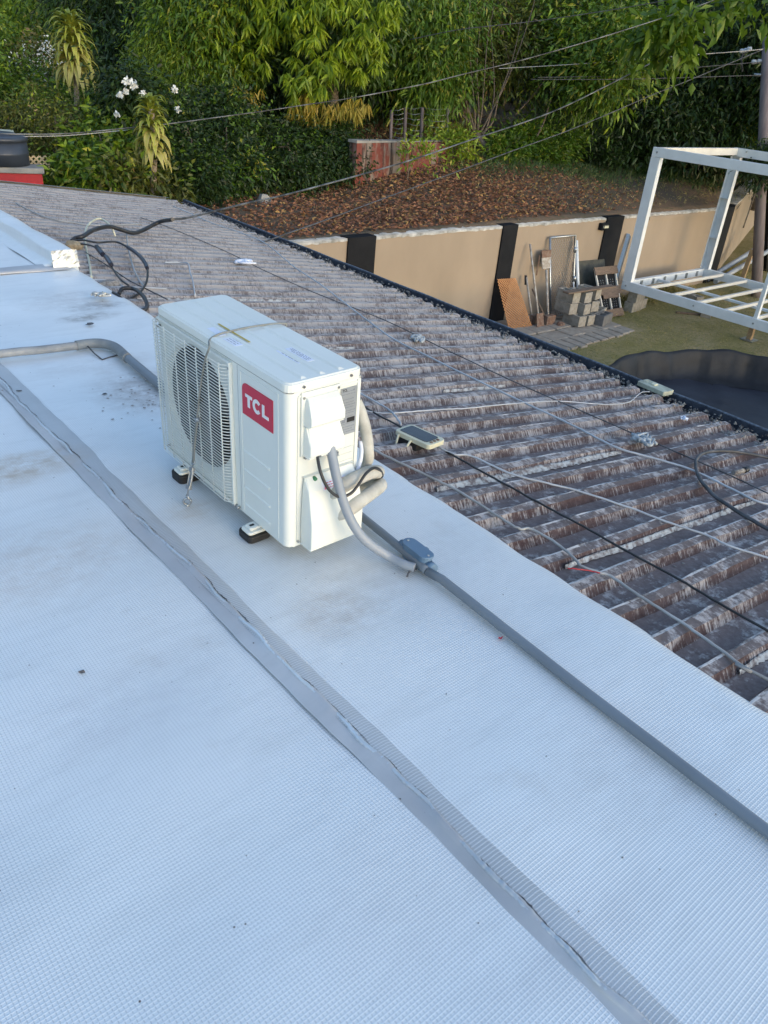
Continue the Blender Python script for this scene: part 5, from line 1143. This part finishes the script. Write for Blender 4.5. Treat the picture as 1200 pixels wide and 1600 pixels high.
# grass in the yard
yz = lambda x, y: np.full(np.shape(x), -2.70)
def yd_(x, y):
    k = (np.hypot(x - 9.7, y - 3.4) > 2.55) & ~((x > 10.4) & (x < 13.3) & (y > 7.7) & (y < 9.45)) & (y < np.where(x < 18.8, 9.4, 9.4 + (x - 18.8) * .4))
    return k * (.55 + .45 * np.sin(x * 1.3 + y * 2.1) * np.sin(x * .7 - y * 1.9))
g_ = litter('lawn_grass', 90000, (8.6, 22), (3.5, 12), .045, .009, L_GRASS, 12, yd_, up=1.3, zf=yz)
tag(g_, 'short dry yellow green grass of the yard lawn', 'grass')
def tufts(name, pts, n, m, L, w, seed, label, spread=.12, cat='grass', zf=None):
    rs = np.random.RandomState(seed); P = []; 
    pts = np.array(pts, float); k = rs.randint(0, len(pts), n); p = pts[k] + rs.normal(size=(n, 3)) * np.array([spread, spread, 0])
    if zf is not None: p[:, 2] = zf(p[:, 0], p[:, 1])
    d = np.stack([rs.normal(size=n) * .45, rs.normal(size=n) * .45, np.ones(n)], 1)
    me = leaves_mesh(name, p, d, L * rs.uniform(.5, 1.2, n), w, rs.uniform(0, 1, n), m, seed, .6)
    return tag(mesh_obj(name, me), label, cat, None, 'stuff')
tufts('tall_weeds', [(14 + .2 * i, 9.0 + .1 * (i % 3), -2.7) for i in range(16)] + [(16.5, 9.2, -2.7), (19.2, 9.4, -2.7), (20, 9.6, -2.7)], 2600, L_GRASS, .30, .012, 31, 'tall dry weeds growing at the wall foot under the white frame')
# ---------------------------------------------------------------- far left: tank, red wall, lattice
def on(d_, px): return d_
tw = [(2.947,12.251,-0.4),(4.037,11.936,-0.448)]; 
rl = empty('red_parapet', (tw[0][0], tw[0][1], -2.7), 'low red painted wall with a grey concrete top at the far left edge', 'wall')
aq = Vector((tw[0][0], tw[0][1], 0)); bq = Vector((tw[1][0], tw[1][1], 0)); dq2 = (bq - aq).normalized(); nq = Vector((dq2.y, -dq2.x, 0))
def qb(a, b, c): p = aq + dq2 * a + nq * (-b); return (p.x, p.y, c)
LL = (bq - aq).length; ztop = tw[1][2]
ch(MB().prism([(0, 0), (LL, 0), (LL, .35), (0, .35)], -2.7, ztop, qb).build('wall_face', M_REDP), rl)
ch(MB().prism([(-.02, -.03), (LL + .03, -.03), (LL + .03, .38), (-.02, .38)], ztop + .002, ztop + .075, qb).build('concrete_top', M_CONC, None, .01), rl)
tk = [(3.658,12.371,-0.425),(3.696,12.359,-0.148)]; tkz0 = ztop + .08
tn = empty('water_tank', (tk[0][0], tk[0][1], tkz0), 'dark blue black plastic water tank with ribbed lid standing on the red wall', 'tank')
def lathe(prof, c, n=28):
    V = []; F = []
    for r_, z in prof:
        for k in range(n): a = 2 * math.pi * k / n; V.append((c[0] + r_ * math.cos(a), c[1] + r_ * math.sin(a), z))
    for i in range(len(prof) - 1):
        for k in range(n): F.append((i * n + k, i * n + (k + 1) % n, (i + 1) * n + (k + 1) % n, (i + 1) * n + k))
    F.append(tuple(range(n))[::-1]); F.append(tuple((len(prof) - 1) * n + k for k in range(n))); return V, F
R0 = .36
ch(MB().add(*lathe([(R0, tkz0), (R0, tkz0 + .14), (R0 + .008, tkz0 + .15), (R0, tkz0 + .16), (R0 - .01, tkz0 + .30)], tk[0]), 0, True).build('barrel', M_TANK), tn)
ch(MB().add(*lathe([(R0 + .01, tkz0 + .30), (R0 + .015, tkz0 + .345), (R0 - .03, tkz0 + .36), (R0 - .12, tkz0 + .365), (R0 - .13, tkz0 + .385), (.02, tkz0 + .39)], tk[0]), 0, True).build('tank_lid', M_TANK), tn)
lq = [(4.01,12.576,-0.298),(4.362,12.458,-0.292),(4.34,12.466,-0.557),(3.981,12.585,-0.526)]
lattice('garden_lattice', lq, 5, 8, .022, M_LATC, 'cream diamond lattice behind the red wall beside the dark tank')
cn = [(3.467,13.357,-0.073),(4.123,13.17,-0.085)]; tag(MB().bar(cn[0], cn[1], .5, .05).build('awning_edge', M_CREAMP), 'cream edge of a low awning at the far left', 'awning')
#===P6===
# ---------------------------------------------------------------- vegetation
def B(p, r, rz=None, ry=None): return (p, r, ry or r, rz or r)
def tree(name, label, cat, group, base, blobs, n, m, L, wd, droop, seed, trunk=.09, bark=M_BARK, clump=.22, limbs=5, highlight=None, **kw):
    z0 = hz(base[0], base[1]); e = empty(name, (base[0], base[1], z0), label, cat, group)
    rs_ = random.Random(seed); mb = MB()
    C = [Vector(b[0]) for b in blobs]; zc = max(c.z for c in C); mid = sum(C, Vector()) / len(C)
    top = Vector((mid.x * .4 + base[0] * .6, mid.y * .4 + base[1] * .6, max(z0 + .3, zc)))
    path = smooth_path([Vector((base[0], base[1], z0 - .2)), Vector((base[0] + rs_.uniform(-.1, .1), base[1], (z0 + top.z) / 2)), top], 6)
    mb.tube(path, [trunk * (1 - .6 * i / (len(path) - 1)) for i in range(len(path))], 8)
    for k in range(min(limbs, 14)):
        c = C[k % len(C)]; s_ = path[min(len(path) - 1, 4 + (k * 3) % 8)]
        t = Vector(c) + Vector((rs_.uniform(-.5, .5), rs_.uniform(-.5, .5), rs_.uniform(-.2, .5))) * blobs[k % len(C)][1]
        mb.tube(smooth_path([s_, s_.lerp(t, .5) + Vector((rs_.uniform(-.15, .15), rs_.uniform(-.15, .15), .12)), t], 4), [trunk * .4 * (1 - .75 * i / 8) for i in range(9)], 5)
    ch(mb.build('trunk', bark), e)
    o = foliage('crown', blobs, n, m, L, wd, droop, seed, None, clump, **kw); ch(o, e)
    if highlight: ch(foliage('highlight_leaves', blobs, int(n * .10), highlight, L * 1.25, wd * 1.35, droop * .8, seed + 500, None, clump * 1.1), e)  # sparse lighter leaves vary the crown and paint in its highlights
    return e
# mango tree: hanging whorls of long leaves, each whorl a part
def whorl(seed, m, n=16, L=.16, w=.045, hang=.75, tmin=.1):
    rs = np.random.RandomState(seed); a = rs.uniform(0, 6.28, n); el = rs.uniform(-.2, .9, n)
    d = np.stack([np.cos(a) * np.cos(el), np.sin(a) * np.cos(el), -np.sin(el) - hang + .3], 1)
    return leaves_mesh('leaf_cluster', rs.normal(size=(n, 3)) * .02, d, L * rs.uniform(.7, 1.15, n), w, rs.uniform(tmin, 1, n), m, seed, .75)
WH = [whorl(s_, L_MANGO) for s_ in range(6)]; WY = [whorl(20 + s_, L_MYEL, 10, .22, .042, 1.6) for s_ in range(3)]; WG = [whorl(40 + s_, L_MID, 12, .20, .035, .8, 0) for s_ in range(4)]
def put(parent, meshes, blobs, n, seed, front=True, smin=.8, smax=1.3):
    rs = np.random.RandomState(seed); bl = np.array([[*b[0], b[1], b[2], b[3]] for b in blobs]); vol = bl[:, 3] * bl[:, 5]; ci = rs.choice(len(bl), n, p=vol / vol.sum())
    for i in range(n):
        b = bl[ci[i]]; u = rs.normal(size=3); u /= np.linalg.norm(u)
        if front and u[:2] @ b[:2] > 0: u[:2] -= 2 * (u[:2] @ b[:2]) * b[:2] / (b[:2] @ b[:2])
        u[2] = u[2]; p = b[:3] + u * b[3:6] * rs.uniform(.7, 1.0)
        o = bpy.data.objects.new('leaf_cluster', meshes[rs.randint(len(meshes))]); COL.objects.link(o); s_ = rs.uniform(smin, smax)
        o.location = p; o.rotation_euler = (rs.uniform(-.3, .3), rs.uniform(-.3, .3), rs.uniform(0, 6.28)); o.scale = (s_, s_, s_)
        if parent is not None: o.parent = parent; o.matrix_parent_inverse = Matrix.Translation(-Vector(parent.location))
mb_ = [B(q, r, z) for q, r, z in zip([(8.782,13.851,1.855),(9.221,13.32,1.86),(9.848,12.863,1.832),(10.543,12.822,1.794),(8.642,13.938,1.411),(8.957,13.499,1.307),(9.392,12.953,1.315),(10.046,12.709,1.42),(9.671,12.747,1.1),(9.179,13.105,0.821),(10.183,12.856,1.172),(9.075,13.9,2.023),(9.772,13.171,2.288),(10.513,12.846,2.272)], [.5, .6, .7, .45, .35, .5, .5, .5, .5, .45, .4, .7, .8, .5], [.4, .5, .5, .5, .35, .35, .4, .4, .35, .3, .3, .5, .5, .5])]
mg = tree('mango_tree', 'bright green mango tree with long drooping leaves and yellow lower clusters, top centre', 'tree', None, (10.226,13.58,-0.065), [B((b[0][0] + .5, b[0][1] + .5, b[0][2]), b[1], b[3]) for b in mb_], 7500, L_MID, .14, .042, .7, 1, .16, clump=.18, tmax=.45)
put(mg, WH, mb_, 235, 3)
my = [B(q, r, z) for q, r, z in zip([(9.178,12.984,0.458),(8.95,13.142,0.179),(9.365,12.849,0.404),(9.79,12.655,0.456),(10.093,12.671,0.515),(9.081,13.051,0.601)], [.25, .2, .25, .3, .2, .2], [.22, .2, .15, .2, .15, .15])]
put(mg, WY, my, 44, 4, smin=.7, smax=1.1)
put(mg, WH, [B((9.019,12.973,0.804), .3, .3), B((9.354,12.857,0.728), .3, .2)], 14, 5)
# second, darker mango to the left and its old leaves
lb = [B(q, r, z) for q, r, z in zip([(8.029,14.984,1.617),(8.421,14.537,1.76),(8.12,14.479,1.252),(7.721,15.145,1.292),(8.706,14.368,1.096),(7.912,14.82,0.921),(8.308,14.602,0.855),(8.621,14.652,1.968),(8.132,15.383,2.008)], [.6, .6, .5, .5, .4, .5, .5, .6, .7], [.4, .4, .4, .4, .35, .4, .35, .5, .5])]
m2 = tree('mango_tree', 'darker mango tree with mid green leaves left of the bright one', 'tree', None, (8.692,14.842,-0.571), lb, 10000, L_MID, .13, .036, .7, 2, .12, highlight=L_MANGO)
put(m2, WG, lb, 110, 6); put(m2, WH, lb, 70, 8)
put(m2, WY, [B(q, r, z) for q, r, z in zip([(8.142,13.657,0.564),(8.379,13.513,0.535),(8.475,13.453,-0.02),(8.287,13.686,0.314)], [.2, .2, .15, .15], [.15, .2, .15, .12])], 26, 7, smin=.6, smax=1)
# feathery pale green tree
tree('feathery_tree', 'rounded feathery pale green tree left of the mango trees', 'tree', None, (7.431,14.844,-0.031), [B(q, r, z) for q, r, z in zip([(7.263,15.149,0.864),(7.266,14.814,0.586),(7.666,14.724,0.813),(7.857,14.509,0.534),(7.572,14.997,1.091),(7.364,15.322,1.11),(8.206,14.659,0.743),(7.701,14.706,0.408)], [.35, .4, .45, .4, .35, .3, .4, .4], [.35, .35, .35, .3, .3, .3, .3, .3])], 13000, L_LIME, .10, .016, 1.2, 11, .08, clump=.13, tmax=.45)
# dracaenas: every leaf a part
def dracaena(label, base, top, n, Lm, seed, group):
    z0 = base[2]; e = empty('dracaena', base, label, 'dracaena', group); rs = random.Random(seed)
    T = Vector(top); Bs = Vector(base); ch(MB().tube(smooth_path([Bs - Vector((0, 0, .3)), Bs.lerp(T, .5) + Vector((.05, 0, 0)), T], 5), .045, 8).build('trunk', M_BARKL), e)
    ms = []
    for k in range(4):
        V = []; F = []; L = Lm * (.8 + .12 * k); nseg = 7; dr = .35 + .22 * k; x = 0; z = 0; an = 1.0 - .28 * k
        for i in range(nseg + 1):
            t = i / nseg; w = .040 * math.sin(math.pi * min(1, .12 + t * .88)) ** .7 * (1 - t ** 4) + .002
            V += [(x, -w, z + w * .35), (x, 0, z), (x, w, z + w * .35)]
            x += L / nseg * math.cos(an); z += L / nseg * math.sin(an); an -= (dr + 2.3 * t) / nseg * 1.6; an = max(an, -1.45)
        for i in range(nseg): a = i * 3; F += [(a, a + 3, a + 4, a + 1), (a + 1, a + 4, a + 5, a + 2)]
        me = bpy.data.meshes.new('leaf'); me.from_pydata(V, [], F); at = me.attributes.new('tint', 'FLOAT', 'POINT'); at.data.foreach_set('value', [min(1, .15 + .22 * k + .35 * abs((i % 3) - 1)) for i in range(len(V))])
        me.polygons.foreach_set('use_smooth', [True] * len(F)); me.materials.append(L_DRAC); ms.append(me)
    for i in range(n):
        t = i / n; k = max(0, min(3, int(t * 4 + rs.gauss(0, .7)))); o = bpy.data.objects.new('leaf', ms[k]); COL.objects.link(o)
        p = T - Vector((0, 0, (t ** 1.1) * (T.z - Bs.z) * .62 + rs.uniform(-.06, .06))) + Vector((0, 0, .05)); o.location = p
        o.rotation_euler = (rs.uniform(-.2, .2), rs.uniform(-.15, .2), i * 2.39996 + rs.uniform(-.3, .3)); s_ = rs.uniform(.8, 1.15); o.scale = (s_, s_, s_)
        ch(o, e)
    return e
dracaena('tall dracaena with a long head of drooping yellow green leaves, upper left', (5.596,14.562,0.2), (5.644,14.543,1.324), 190, .46, 1, 'dracaenas in the hedge')
dracaena('lower dracaena with paler hanging leaves in front of the hedge', (5.411,11.49,-0.575), (5.468,11.463,0.443), 130, .34, 2, 'dracaenas in the hedge')
# white flowering shrub
fs_ = tree('flowering_shrub', 'shrub with white flower heads between the dracaenas', 'shrub', None, (5.875,13.038,0.126), [B(q, .3, .25) for q in [(5.778,12.971,0.571),(5.943,12.896,0.496),(5.719,12.997,0.348),(6.021,12.86,0.37)]], 3000, L_DARK, .12, .04, .4, 15, .03, clump=.15)
for i, q in enumerate([(5.476,12.23,0.723),(5.569,12.188,0.682),(5.391,12.268,0.546),(5.459,12.238,0.592),(5.683,12.135,0.584),(5.547,12.198,0.704),(5.324,12.297,0.293),(6.082,11.94,0.666),(6.112,11.925,0.417)]):
    rs_ = np.random.RandomState(i); n = 26; d = rs_.normal(size=(n, 3)); me = leaves_mesh('flower_head', np.array([q]) + rs_.normal(size=(n, 3)) * .015, d, .07 if i < 2 else .045, .045, rs_.uniform(0, 1, n), L_FLOW, i, .1); o = mesh_obj('flower_head', me); ch(o, fs_)
w_ = tree('white_bougainvillea', 'shrub covered with small pale blossoms behind the tall dracaena', 'shrub', None, (5.713,16.541,0.282), [B(q, .35, .4) for q in [(5.546,16.387,0.69),(5.702,16.333,0.752),(5.953,16.243,0.772),(5.491,16.405,0.486)]], 2200, L_OLIVE, .09, .04, .3, 16, .03, clump=.15)
ch(foliage('blossom', [B(q, .2, .25) for q in [(5.421,16.113,0.699),(5.627,16.042,0.793),(5.849,15.962,0.772),(5.398,16.12,0.521)]], 700, L_FLOW, .05, .035, .2, 17, None, .09), w_)
# hedge and shrubs along the back of the house
hd = [('hedge_shrub', 'reddish olive shrub at the far left behind the tank', [(3.907,14.067,-0.243),(4.415,14.126,-0.109),(3.803,14.51,0.017)], 14.8, L_OLIVE, 5200, .07, .025), ('hedge_shrub', 'tangled olive shrub with bare twigs right of the cream lattice', [(4.759,13.591,-0.134),(4.768,13.163,-0.35),(5.144,13.664,-0.046),(4.795,14.002,0.137)], 14.3, L_OLIVE, 7600, .07, .022),
      ('hedge_shrub', 'croton like shrub with yellowing leaves between the two dracaenas', [(5.086,12.829,-0.262),(5.166,12.472,-0.437),(4.834,12.068,-0.592),(5.477,12.884,-0.088),(4.664,12.349,-0.588)], 13.8, L_MID, 7600, .12, .04), ('hedge_shrub', 'shrub with large orange spotted leaves at the roof edge', [(4.999,11.783,-0.595),(5.281,11.66,-0.625),(5.523,11.547,-0.658),(5.332,12.075,-0.515)], 13.0, L_OLIVE, 3600, .13, .045),
      ('hedge_shrub', 'dense dark small leaved shrub right of the lower dracaena', [(6.432,12.66,-0.098),(6.456,12.197,-0.317),(6.091,11.935,-0.506),(6.247,11.628,-0.599),(6.536,13.056,0.138)], 13.9, L_DARK, 16000, .075, .03), ('hedge_shrub', 'dark leafy shrub climbing below the yellow mango clusters', [(7.248,12.674,0.05),(7.176,12.254,-0.281),(6.753,12.035,-0.531),(7.247,11.979,-0.531),(7.497,12.992,0.261),(7.223,13.147,0.239)], 14.4, L_DARK, 17000, .08, .032),
      ('hedge_shrub', 'low shrub in deep shade left of the stained red wall', [(8.136,12.602,-0.432),(8.302,12.252,-0.538),(8.31,13.084,-0.083),(8.837,12.856,-0.207),(8.894,12.326,-0.504)], 15.2, L_DARK, 11000, .08, .03), ('hedge_shrub', 'shadowy thicket directly beside the stained red wall', [(9.307,12.52,-0.322),(9.541,12.342,-0.406),(9.627,12.78,-0.034),(9.555,13.082,-0.016)], 15.8, L_DARK, 8000, .09, .03),
      ('hedge_shrub', 'loose pale shrub at the left edge in front of the palms', [(5.302,16.782,0.751),(5.16,17.245,1.016),(5.265,16.164,0.393),(4.884,16.074,0.187),(5.517,15.656,0.345),(5.491,14.815,0.029)], 17, L_MID, 10000, .10, .03)]
for i, (nm, lab, ps, d_, m, n, L, w) in enumerate(hd):
    bs = [B(q, .40 + .05 * (k % 3), .36) for k, q in enumerate(ps)]; c = ps[1]
    tree(nm, lab, 'shrub', 'shrubs along the back of the house', c, bs, n, m, L, w, .35, 50 + i, .03, clump=.14, limbs=6, highlight=(L_LIME if m is L_MID else L_MID if m is L_DARK else L_LIME))
# trees further back, each its own crown
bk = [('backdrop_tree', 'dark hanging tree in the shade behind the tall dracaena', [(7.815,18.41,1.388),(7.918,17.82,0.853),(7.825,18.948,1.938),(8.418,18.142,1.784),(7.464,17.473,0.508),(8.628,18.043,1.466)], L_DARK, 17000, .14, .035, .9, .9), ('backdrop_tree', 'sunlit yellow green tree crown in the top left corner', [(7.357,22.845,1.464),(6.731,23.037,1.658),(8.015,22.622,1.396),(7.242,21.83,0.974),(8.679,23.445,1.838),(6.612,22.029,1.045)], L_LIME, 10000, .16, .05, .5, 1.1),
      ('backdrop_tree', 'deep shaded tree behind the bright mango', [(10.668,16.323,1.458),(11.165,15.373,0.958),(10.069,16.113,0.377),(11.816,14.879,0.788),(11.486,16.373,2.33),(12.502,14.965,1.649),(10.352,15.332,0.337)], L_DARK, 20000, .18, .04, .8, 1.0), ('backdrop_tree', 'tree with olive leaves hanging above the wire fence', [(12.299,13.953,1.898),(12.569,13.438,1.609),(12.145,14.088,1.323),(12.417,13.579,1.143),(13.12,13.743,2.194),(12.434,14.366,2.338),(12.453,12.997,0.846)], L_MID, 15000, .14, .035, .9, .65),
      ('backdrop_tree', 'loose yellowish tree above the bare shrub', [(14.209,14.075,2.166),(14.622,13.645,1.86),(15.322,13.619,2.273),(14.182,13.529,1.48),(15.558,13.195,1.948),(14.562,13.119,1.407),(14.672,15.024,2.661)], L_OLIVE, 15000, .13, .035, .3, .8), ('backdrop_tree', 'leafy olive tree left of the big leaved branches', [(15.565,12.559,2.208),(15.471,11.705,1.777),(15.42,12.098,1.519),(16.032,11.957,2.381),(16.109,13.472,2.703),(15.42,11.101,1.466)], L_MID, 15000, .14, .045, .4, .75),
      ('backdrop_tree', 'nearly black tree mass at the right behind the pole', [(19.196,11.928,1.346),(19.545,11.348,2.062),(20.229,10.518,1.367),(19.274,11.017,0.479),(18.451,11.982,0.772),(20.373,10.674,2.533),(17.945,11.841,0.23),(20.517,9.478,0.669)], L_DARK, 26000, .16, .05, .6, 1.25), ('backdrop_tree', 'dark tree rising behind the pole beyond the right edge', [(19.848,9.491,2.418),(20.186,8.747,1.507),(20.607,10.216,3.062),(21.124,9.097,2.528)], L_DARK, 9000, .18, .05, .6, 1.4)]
for i, (nm, lab, ps, m, n, L, w, dr, rr) in enumerate(bk):
    bs = [B(q, rr, rr * .8) for q in ps]; c = ps[0]
    tree(nm, lab, 'tree', 'trees on the slope behind', (c[0] * 1.02, c[1] * 1.02, 0), bs, n, m, L, w, dr, 80 + i, .14, clump=.3, limbs=7, highlight=(None if i in (2, 6, 7) else L_LIME if m in (L_MID, L_OLIVE) else L_MID))
tree('broadleaf_tree', 'branch of large bright green leaves hanging above the wires, upper right', 'tree', None, (17.475,7.459,0.84), [B(q, .35, .28) for q in [(13.897,9.08,2.19),(14.052,8.838,2.303),(13.943,9.372,1.992),(14.076,8.799,1.931),(14.159,9.043,1.731),(14.556,8.782,2.534),(14.912,8.164,2.579)]], 700, L_MANGO, .22, .10, .4, 33, .022, clump=.14, tmax=.45, nclump=60, limbs=0)
# sunlit palm trunks
for k, (a, b, lab) in enumerate((((8.797,25.527,1.081), (8.845,25.51,2.673), 'left one of two sunlit pale trunks in the top left corner'), ((9.269,26.421,1.239), (9.357,26.39,2.743), 'right one of two sunlit pale trunks in the top left corner'))):
    e = empty('palm_tree', (a[0], a[1], hz(a[0], a[1])), lab, 'palm'); ch(MB().tube([(a[0], a[1], hz(a[0], a[1]) - .3), a, b], [.16, .14, .12], 8).build('trunk', simple('sunlit_trunk', (.50, .38, .22), .9, 0, (.36, .27, .16), 4)), e)
    rs_ = random.Random(k)
    for q in range(14):
        an = q * .45; P0 = Vector(b); pts = [P0 + Vector((math.cos(an) * t * 2.0, math.sin(an) * t * 2.0, 1.0 * t - 2.2 * t * t)) for t in (0, .3, .6, .85, 1)]
        pts = smooth_path(pts, 5); n = len(pts) * 8; rsn = np.random.RandomState(q); idx = rsn.randint(0, len(pts), n); pp = np.array([tuple(pts[i_]) for i_ in idx]); sd_ = rsn.choice([-1, 1], n)
        d = np.stack([-math.sin(an) * sd_ + rsn.normal(size=n) * .15, math.cos(an) * sd_ + rsn.normal(size=n) * .15, -np.ones(n) * .5], 1)
        o = mesh_obj('frond', leaves_mesh('frond', pp, d, .5, .035, rsn.uniform(0, .8, n), L_LIME, q, .5)); ch(o, e)
M_BARKM = simple('stem_bark', (.17, .135, .105), .95, 0, (.09, .07, .055), 12)
# bare shrub with upright stems
bs_ = (13.495,12.522,-0.247); sh = empty('bare_shrub', bs_, 'leafless shrub with many thin upright stems above the leaf litter', 'shrub')
tr = [(13.372,12.301,-0.391),(13.423,12.424,-0.21),(13.403,12.621,-0.062),(13.291,12.739,0.13)]
ch(MB().tube(smooth_path([(tr[0][0], tr[0][1], hz(tr[0][0], tr[0][1]) - .1)] + tr, 4), [.085 - .001 * i for i in range(17)], 8).build('trunk', M_BARK), sh)
stems = ([(13.291,12.739,0.13),(13.198,12.835,0.419),(13.035,13.001,0.869),(12.908,13.127,1.536),(12.971,13.387,2.297)], [(13.291,12.739,0.13),(13.262,12.769,0.427),(13.064,12.801,1.115),(12.964,12.902,1.771),(12.91,12.956,2.509)], [(13.322,12.706,0.098),(13.353,12.674,0.439),(13.328,12.7,1.135),(13.391,12.808,1.806),(13.502,12.851,2.356)], [(13.354,12.672,0.054),(13.47,12.55,0.454),(13.799,12.532,1.055),(14.088,12.569,1.642),(14.363,12.621,2.331),(14.392,12.587,2.66)],
         [(13.272,12.759,0.14),(13.139,12.895,0.352),(12.768,13.096,0.618),(12.717,13.312,1.062),(12.543,13.788,1.591),(12.397,14.08,2.012)], [(13.373,12.653,0.056),(13.526,12.488,0.343),(13.566,12.445,0.82),(13.761,12.41,1.461),(13.89,12.43,2.186)], [(13.251,12.78,0.161),(13.141,12.893,0.531),(13.05,12.986,1.102),(12.958,13.077,1.872)], [(13.331,12.697,0.099),(13.305,12.724,0.552),(13.21,12.823,1.235),(13.178,12.856,2.006)], [(13.396,12.629,0.01),(13.461,12.559,0.274),(13.584,12.603,0.807),(13.576,12.773,1.485),(13.55,12.974,2.142)])
for k, s_ in enumerate(stems):
    p = smooth_path(s_, 5); ch(MB().tube(p, [.024 * (1 - .8 * i / (len(p) - 1)) for i in range(len(p))], 6).build('stem', M_BARKM), sh)
stt = ([(14.391,12.665,0.466),(14.834,12.534,0.981),(15.219,12.461,1.545)], [(14.538,12.109,0.095),(14.705,12.11,0.407),(14.943,12.214,0.891),(15.217,12.274,1.497)], [(14.651,12.176,0.126),(14.67,12.153,0.34)], [(13.25,13.687,-0.002),(13.301,13.638,0.217),(13.42,13.521,0.541)], [(13.346,13.942,0.06),(13.378,13.911,0.279),(13.539,13.754,0.386),(13.83,13.462,0.435)])
for k, s_ in enumerate(stt): cable('bare_pole', s_, .019 - .003 * (k > 2), M_BARKM, ('long leaning bare stick right of the bare shrub', 'second leaning stick beside the cane clump', 'short broken stick in the low shrubs', 'thin pale stick leaning left of the bare shrub', 'bent thin branch left of the bare shrub')[k], 'stick', 6, 5)
# cane clump
cb = [(15.69,12.582,-0.281),(16.152,12.581,-0.281),(16.85,12.662,-0.264),(15.322,12.656,-0.264),(17.159,12.509,-0.301),(16.756,12.89,-0.21)]
rs = np.random.RandomState(8); n = 1500; k = rs.randint(0, 6, n); p = np.array(cb)[k] + rs.normal(size=(n, 3)) * [.25, .25, .05]; p[:, 2] = hz_np(p[:, 0], p[:, 1]) + rs.uniform(0, 1.1, n)
d = np.stack([rs.normal(size=n) * .45, rs.normal(size=n) * .45, np.ones(n)], 1)
tag(mesh_obj('cane_clump', leaves_mesh('cane_clump', p, d, .9 * rs.uniform(.6, 1.2, n), .035, rs.uniform(0, 1, n), L_CANE, 8, .9)), 'clump of tall narrow cane leaves arching in the middle of the right slope', 'cane', None, 'stuff')
# low plants along the upper edge of the leaf litter
low = [([(12.111,12.433,-0.03),(12.306,12.352,-0.144)], 'small bright leafed plant at the right end of the stained red wall', L_LIME, 900), ([(13.758,12.184,-0.177),(14.415,12.319,-0.098)], 'low fern like shrub right of the bare shrub', L_MID, 2600), ([(14.852,12.037,-0.215),(15.657,12.157,-0.085)], 'low spreading green shrub in the middle of the slope edge', L_MID, 3200), ([(16.553,11.923,-0.19),(17.374,11.98,-0.127)], 'dark green shrub below the cane clump', L_DARK, 4200),
       ([(18.106,11.743,-0.185),(19.286,11.79,-0.124)], 'dark undergrowth behind the white frame corner', L_DARK, 5000), ([(20.132,11.366,-0.272),(21.443,11.238,-0.078)], 'dark shrub seen through the white frame', L_DARK, 5200), ([(19.557,10.076,0.534),(19.62,9.952,0.441)], 'bright sprig of leaves beside the utility pole', L_MID, 700), ([(15.033,12.593,0.018),(14.444,12.445,-0.014)], 'leafy weeds around the leaning sticks', L_MID, 2600), ([(17.541,8.518,0.004),(18.184,8.327,0.149)], 'undergrowth at the foot of the utility pole', L_DARK, 4200), ([(10.594,11.722,-0.144),(10.832,11.64,-0.112)], 'sparse weeds along the top of the stained red wall', L_LIME, 260)]
for i, (ps, lab, m, n) in enumerate(low):
    tree('low_shrub', lab, 'shrub', 'low plants along the slope edge', ps[0], [B(q, .42 if 'sprig' not in lab else .18, .28 if 'sprig' not in lab else .16) for q in ps], n, m, .12, .04, -.1, 120 + i, .015, clump=.13, limbs=3)
tufts('slope_grass', [(14.966,11.755,-0.48),(15.911,11.597,-0.521),(16.744,11.495,-0.544),(17.875,11.382,-0.571),(18.713,11.202,-0.615),(19.464,10.937,-0.675),(14.28,11.905,-0.443),(13.567,11.999,-0.425),(12.739,12.133,-0.388)], 5200, L_CANE, .24, .014, 41, 'soft green grass fringe below the dark shrubs on the slope', .38, 'grass', hz_np)
tufts('fence_grass', [(12.389,13.739,-0.205), (12.789,13.367,-0.194), (13.252,14.305,-0.046), (12.611,14.873,-0.055), (13.323,13.546,-0.086)], 3000, L_GRASS, .22, .012, 42, 'dull grass behind the sagging wire fence', .6, 'grass', hz_np)
tag(rock('concrete_stump', (7.266,11.392,-0.842), (.13, .13, .16), M_CONC, 'small weathered concrete stump beside the roof corner', 'stump', 7))
# far woodland closing the view
rs = np.random.RandomState(77); n = 120000; az = rs.uniform(rad(2), rad(82), n); dist = rs.uniform(24, 40, n); x = np.sin(az) * dist; y = np.cos(az) * dist
zc_ = hz_np(x, y); kx = np.sin(az * 43) + np.sin(az * 97 + dist); z = zc_ + rs.uniform(0, 1, n) ** .8 * (2.6 + .5 * kx)
t = np.clip(.25 + .2 * kx + rs.uniform(-.2, .4, n), 0, 1)
d = rs.normal(size=(n, 3)) + [0, 0, -.4]
tag(mesh_obj('far_woodland', leaves_mesh('far_woodland', np.stack([x, y, z], 1), d, .32 * rs.uniform(.6, 1.3, n), .13, t, L_DARK, 77, .4)), 'dark wooded slope closing the view behind the nearer trees', 'woodland', None, 'stuff')
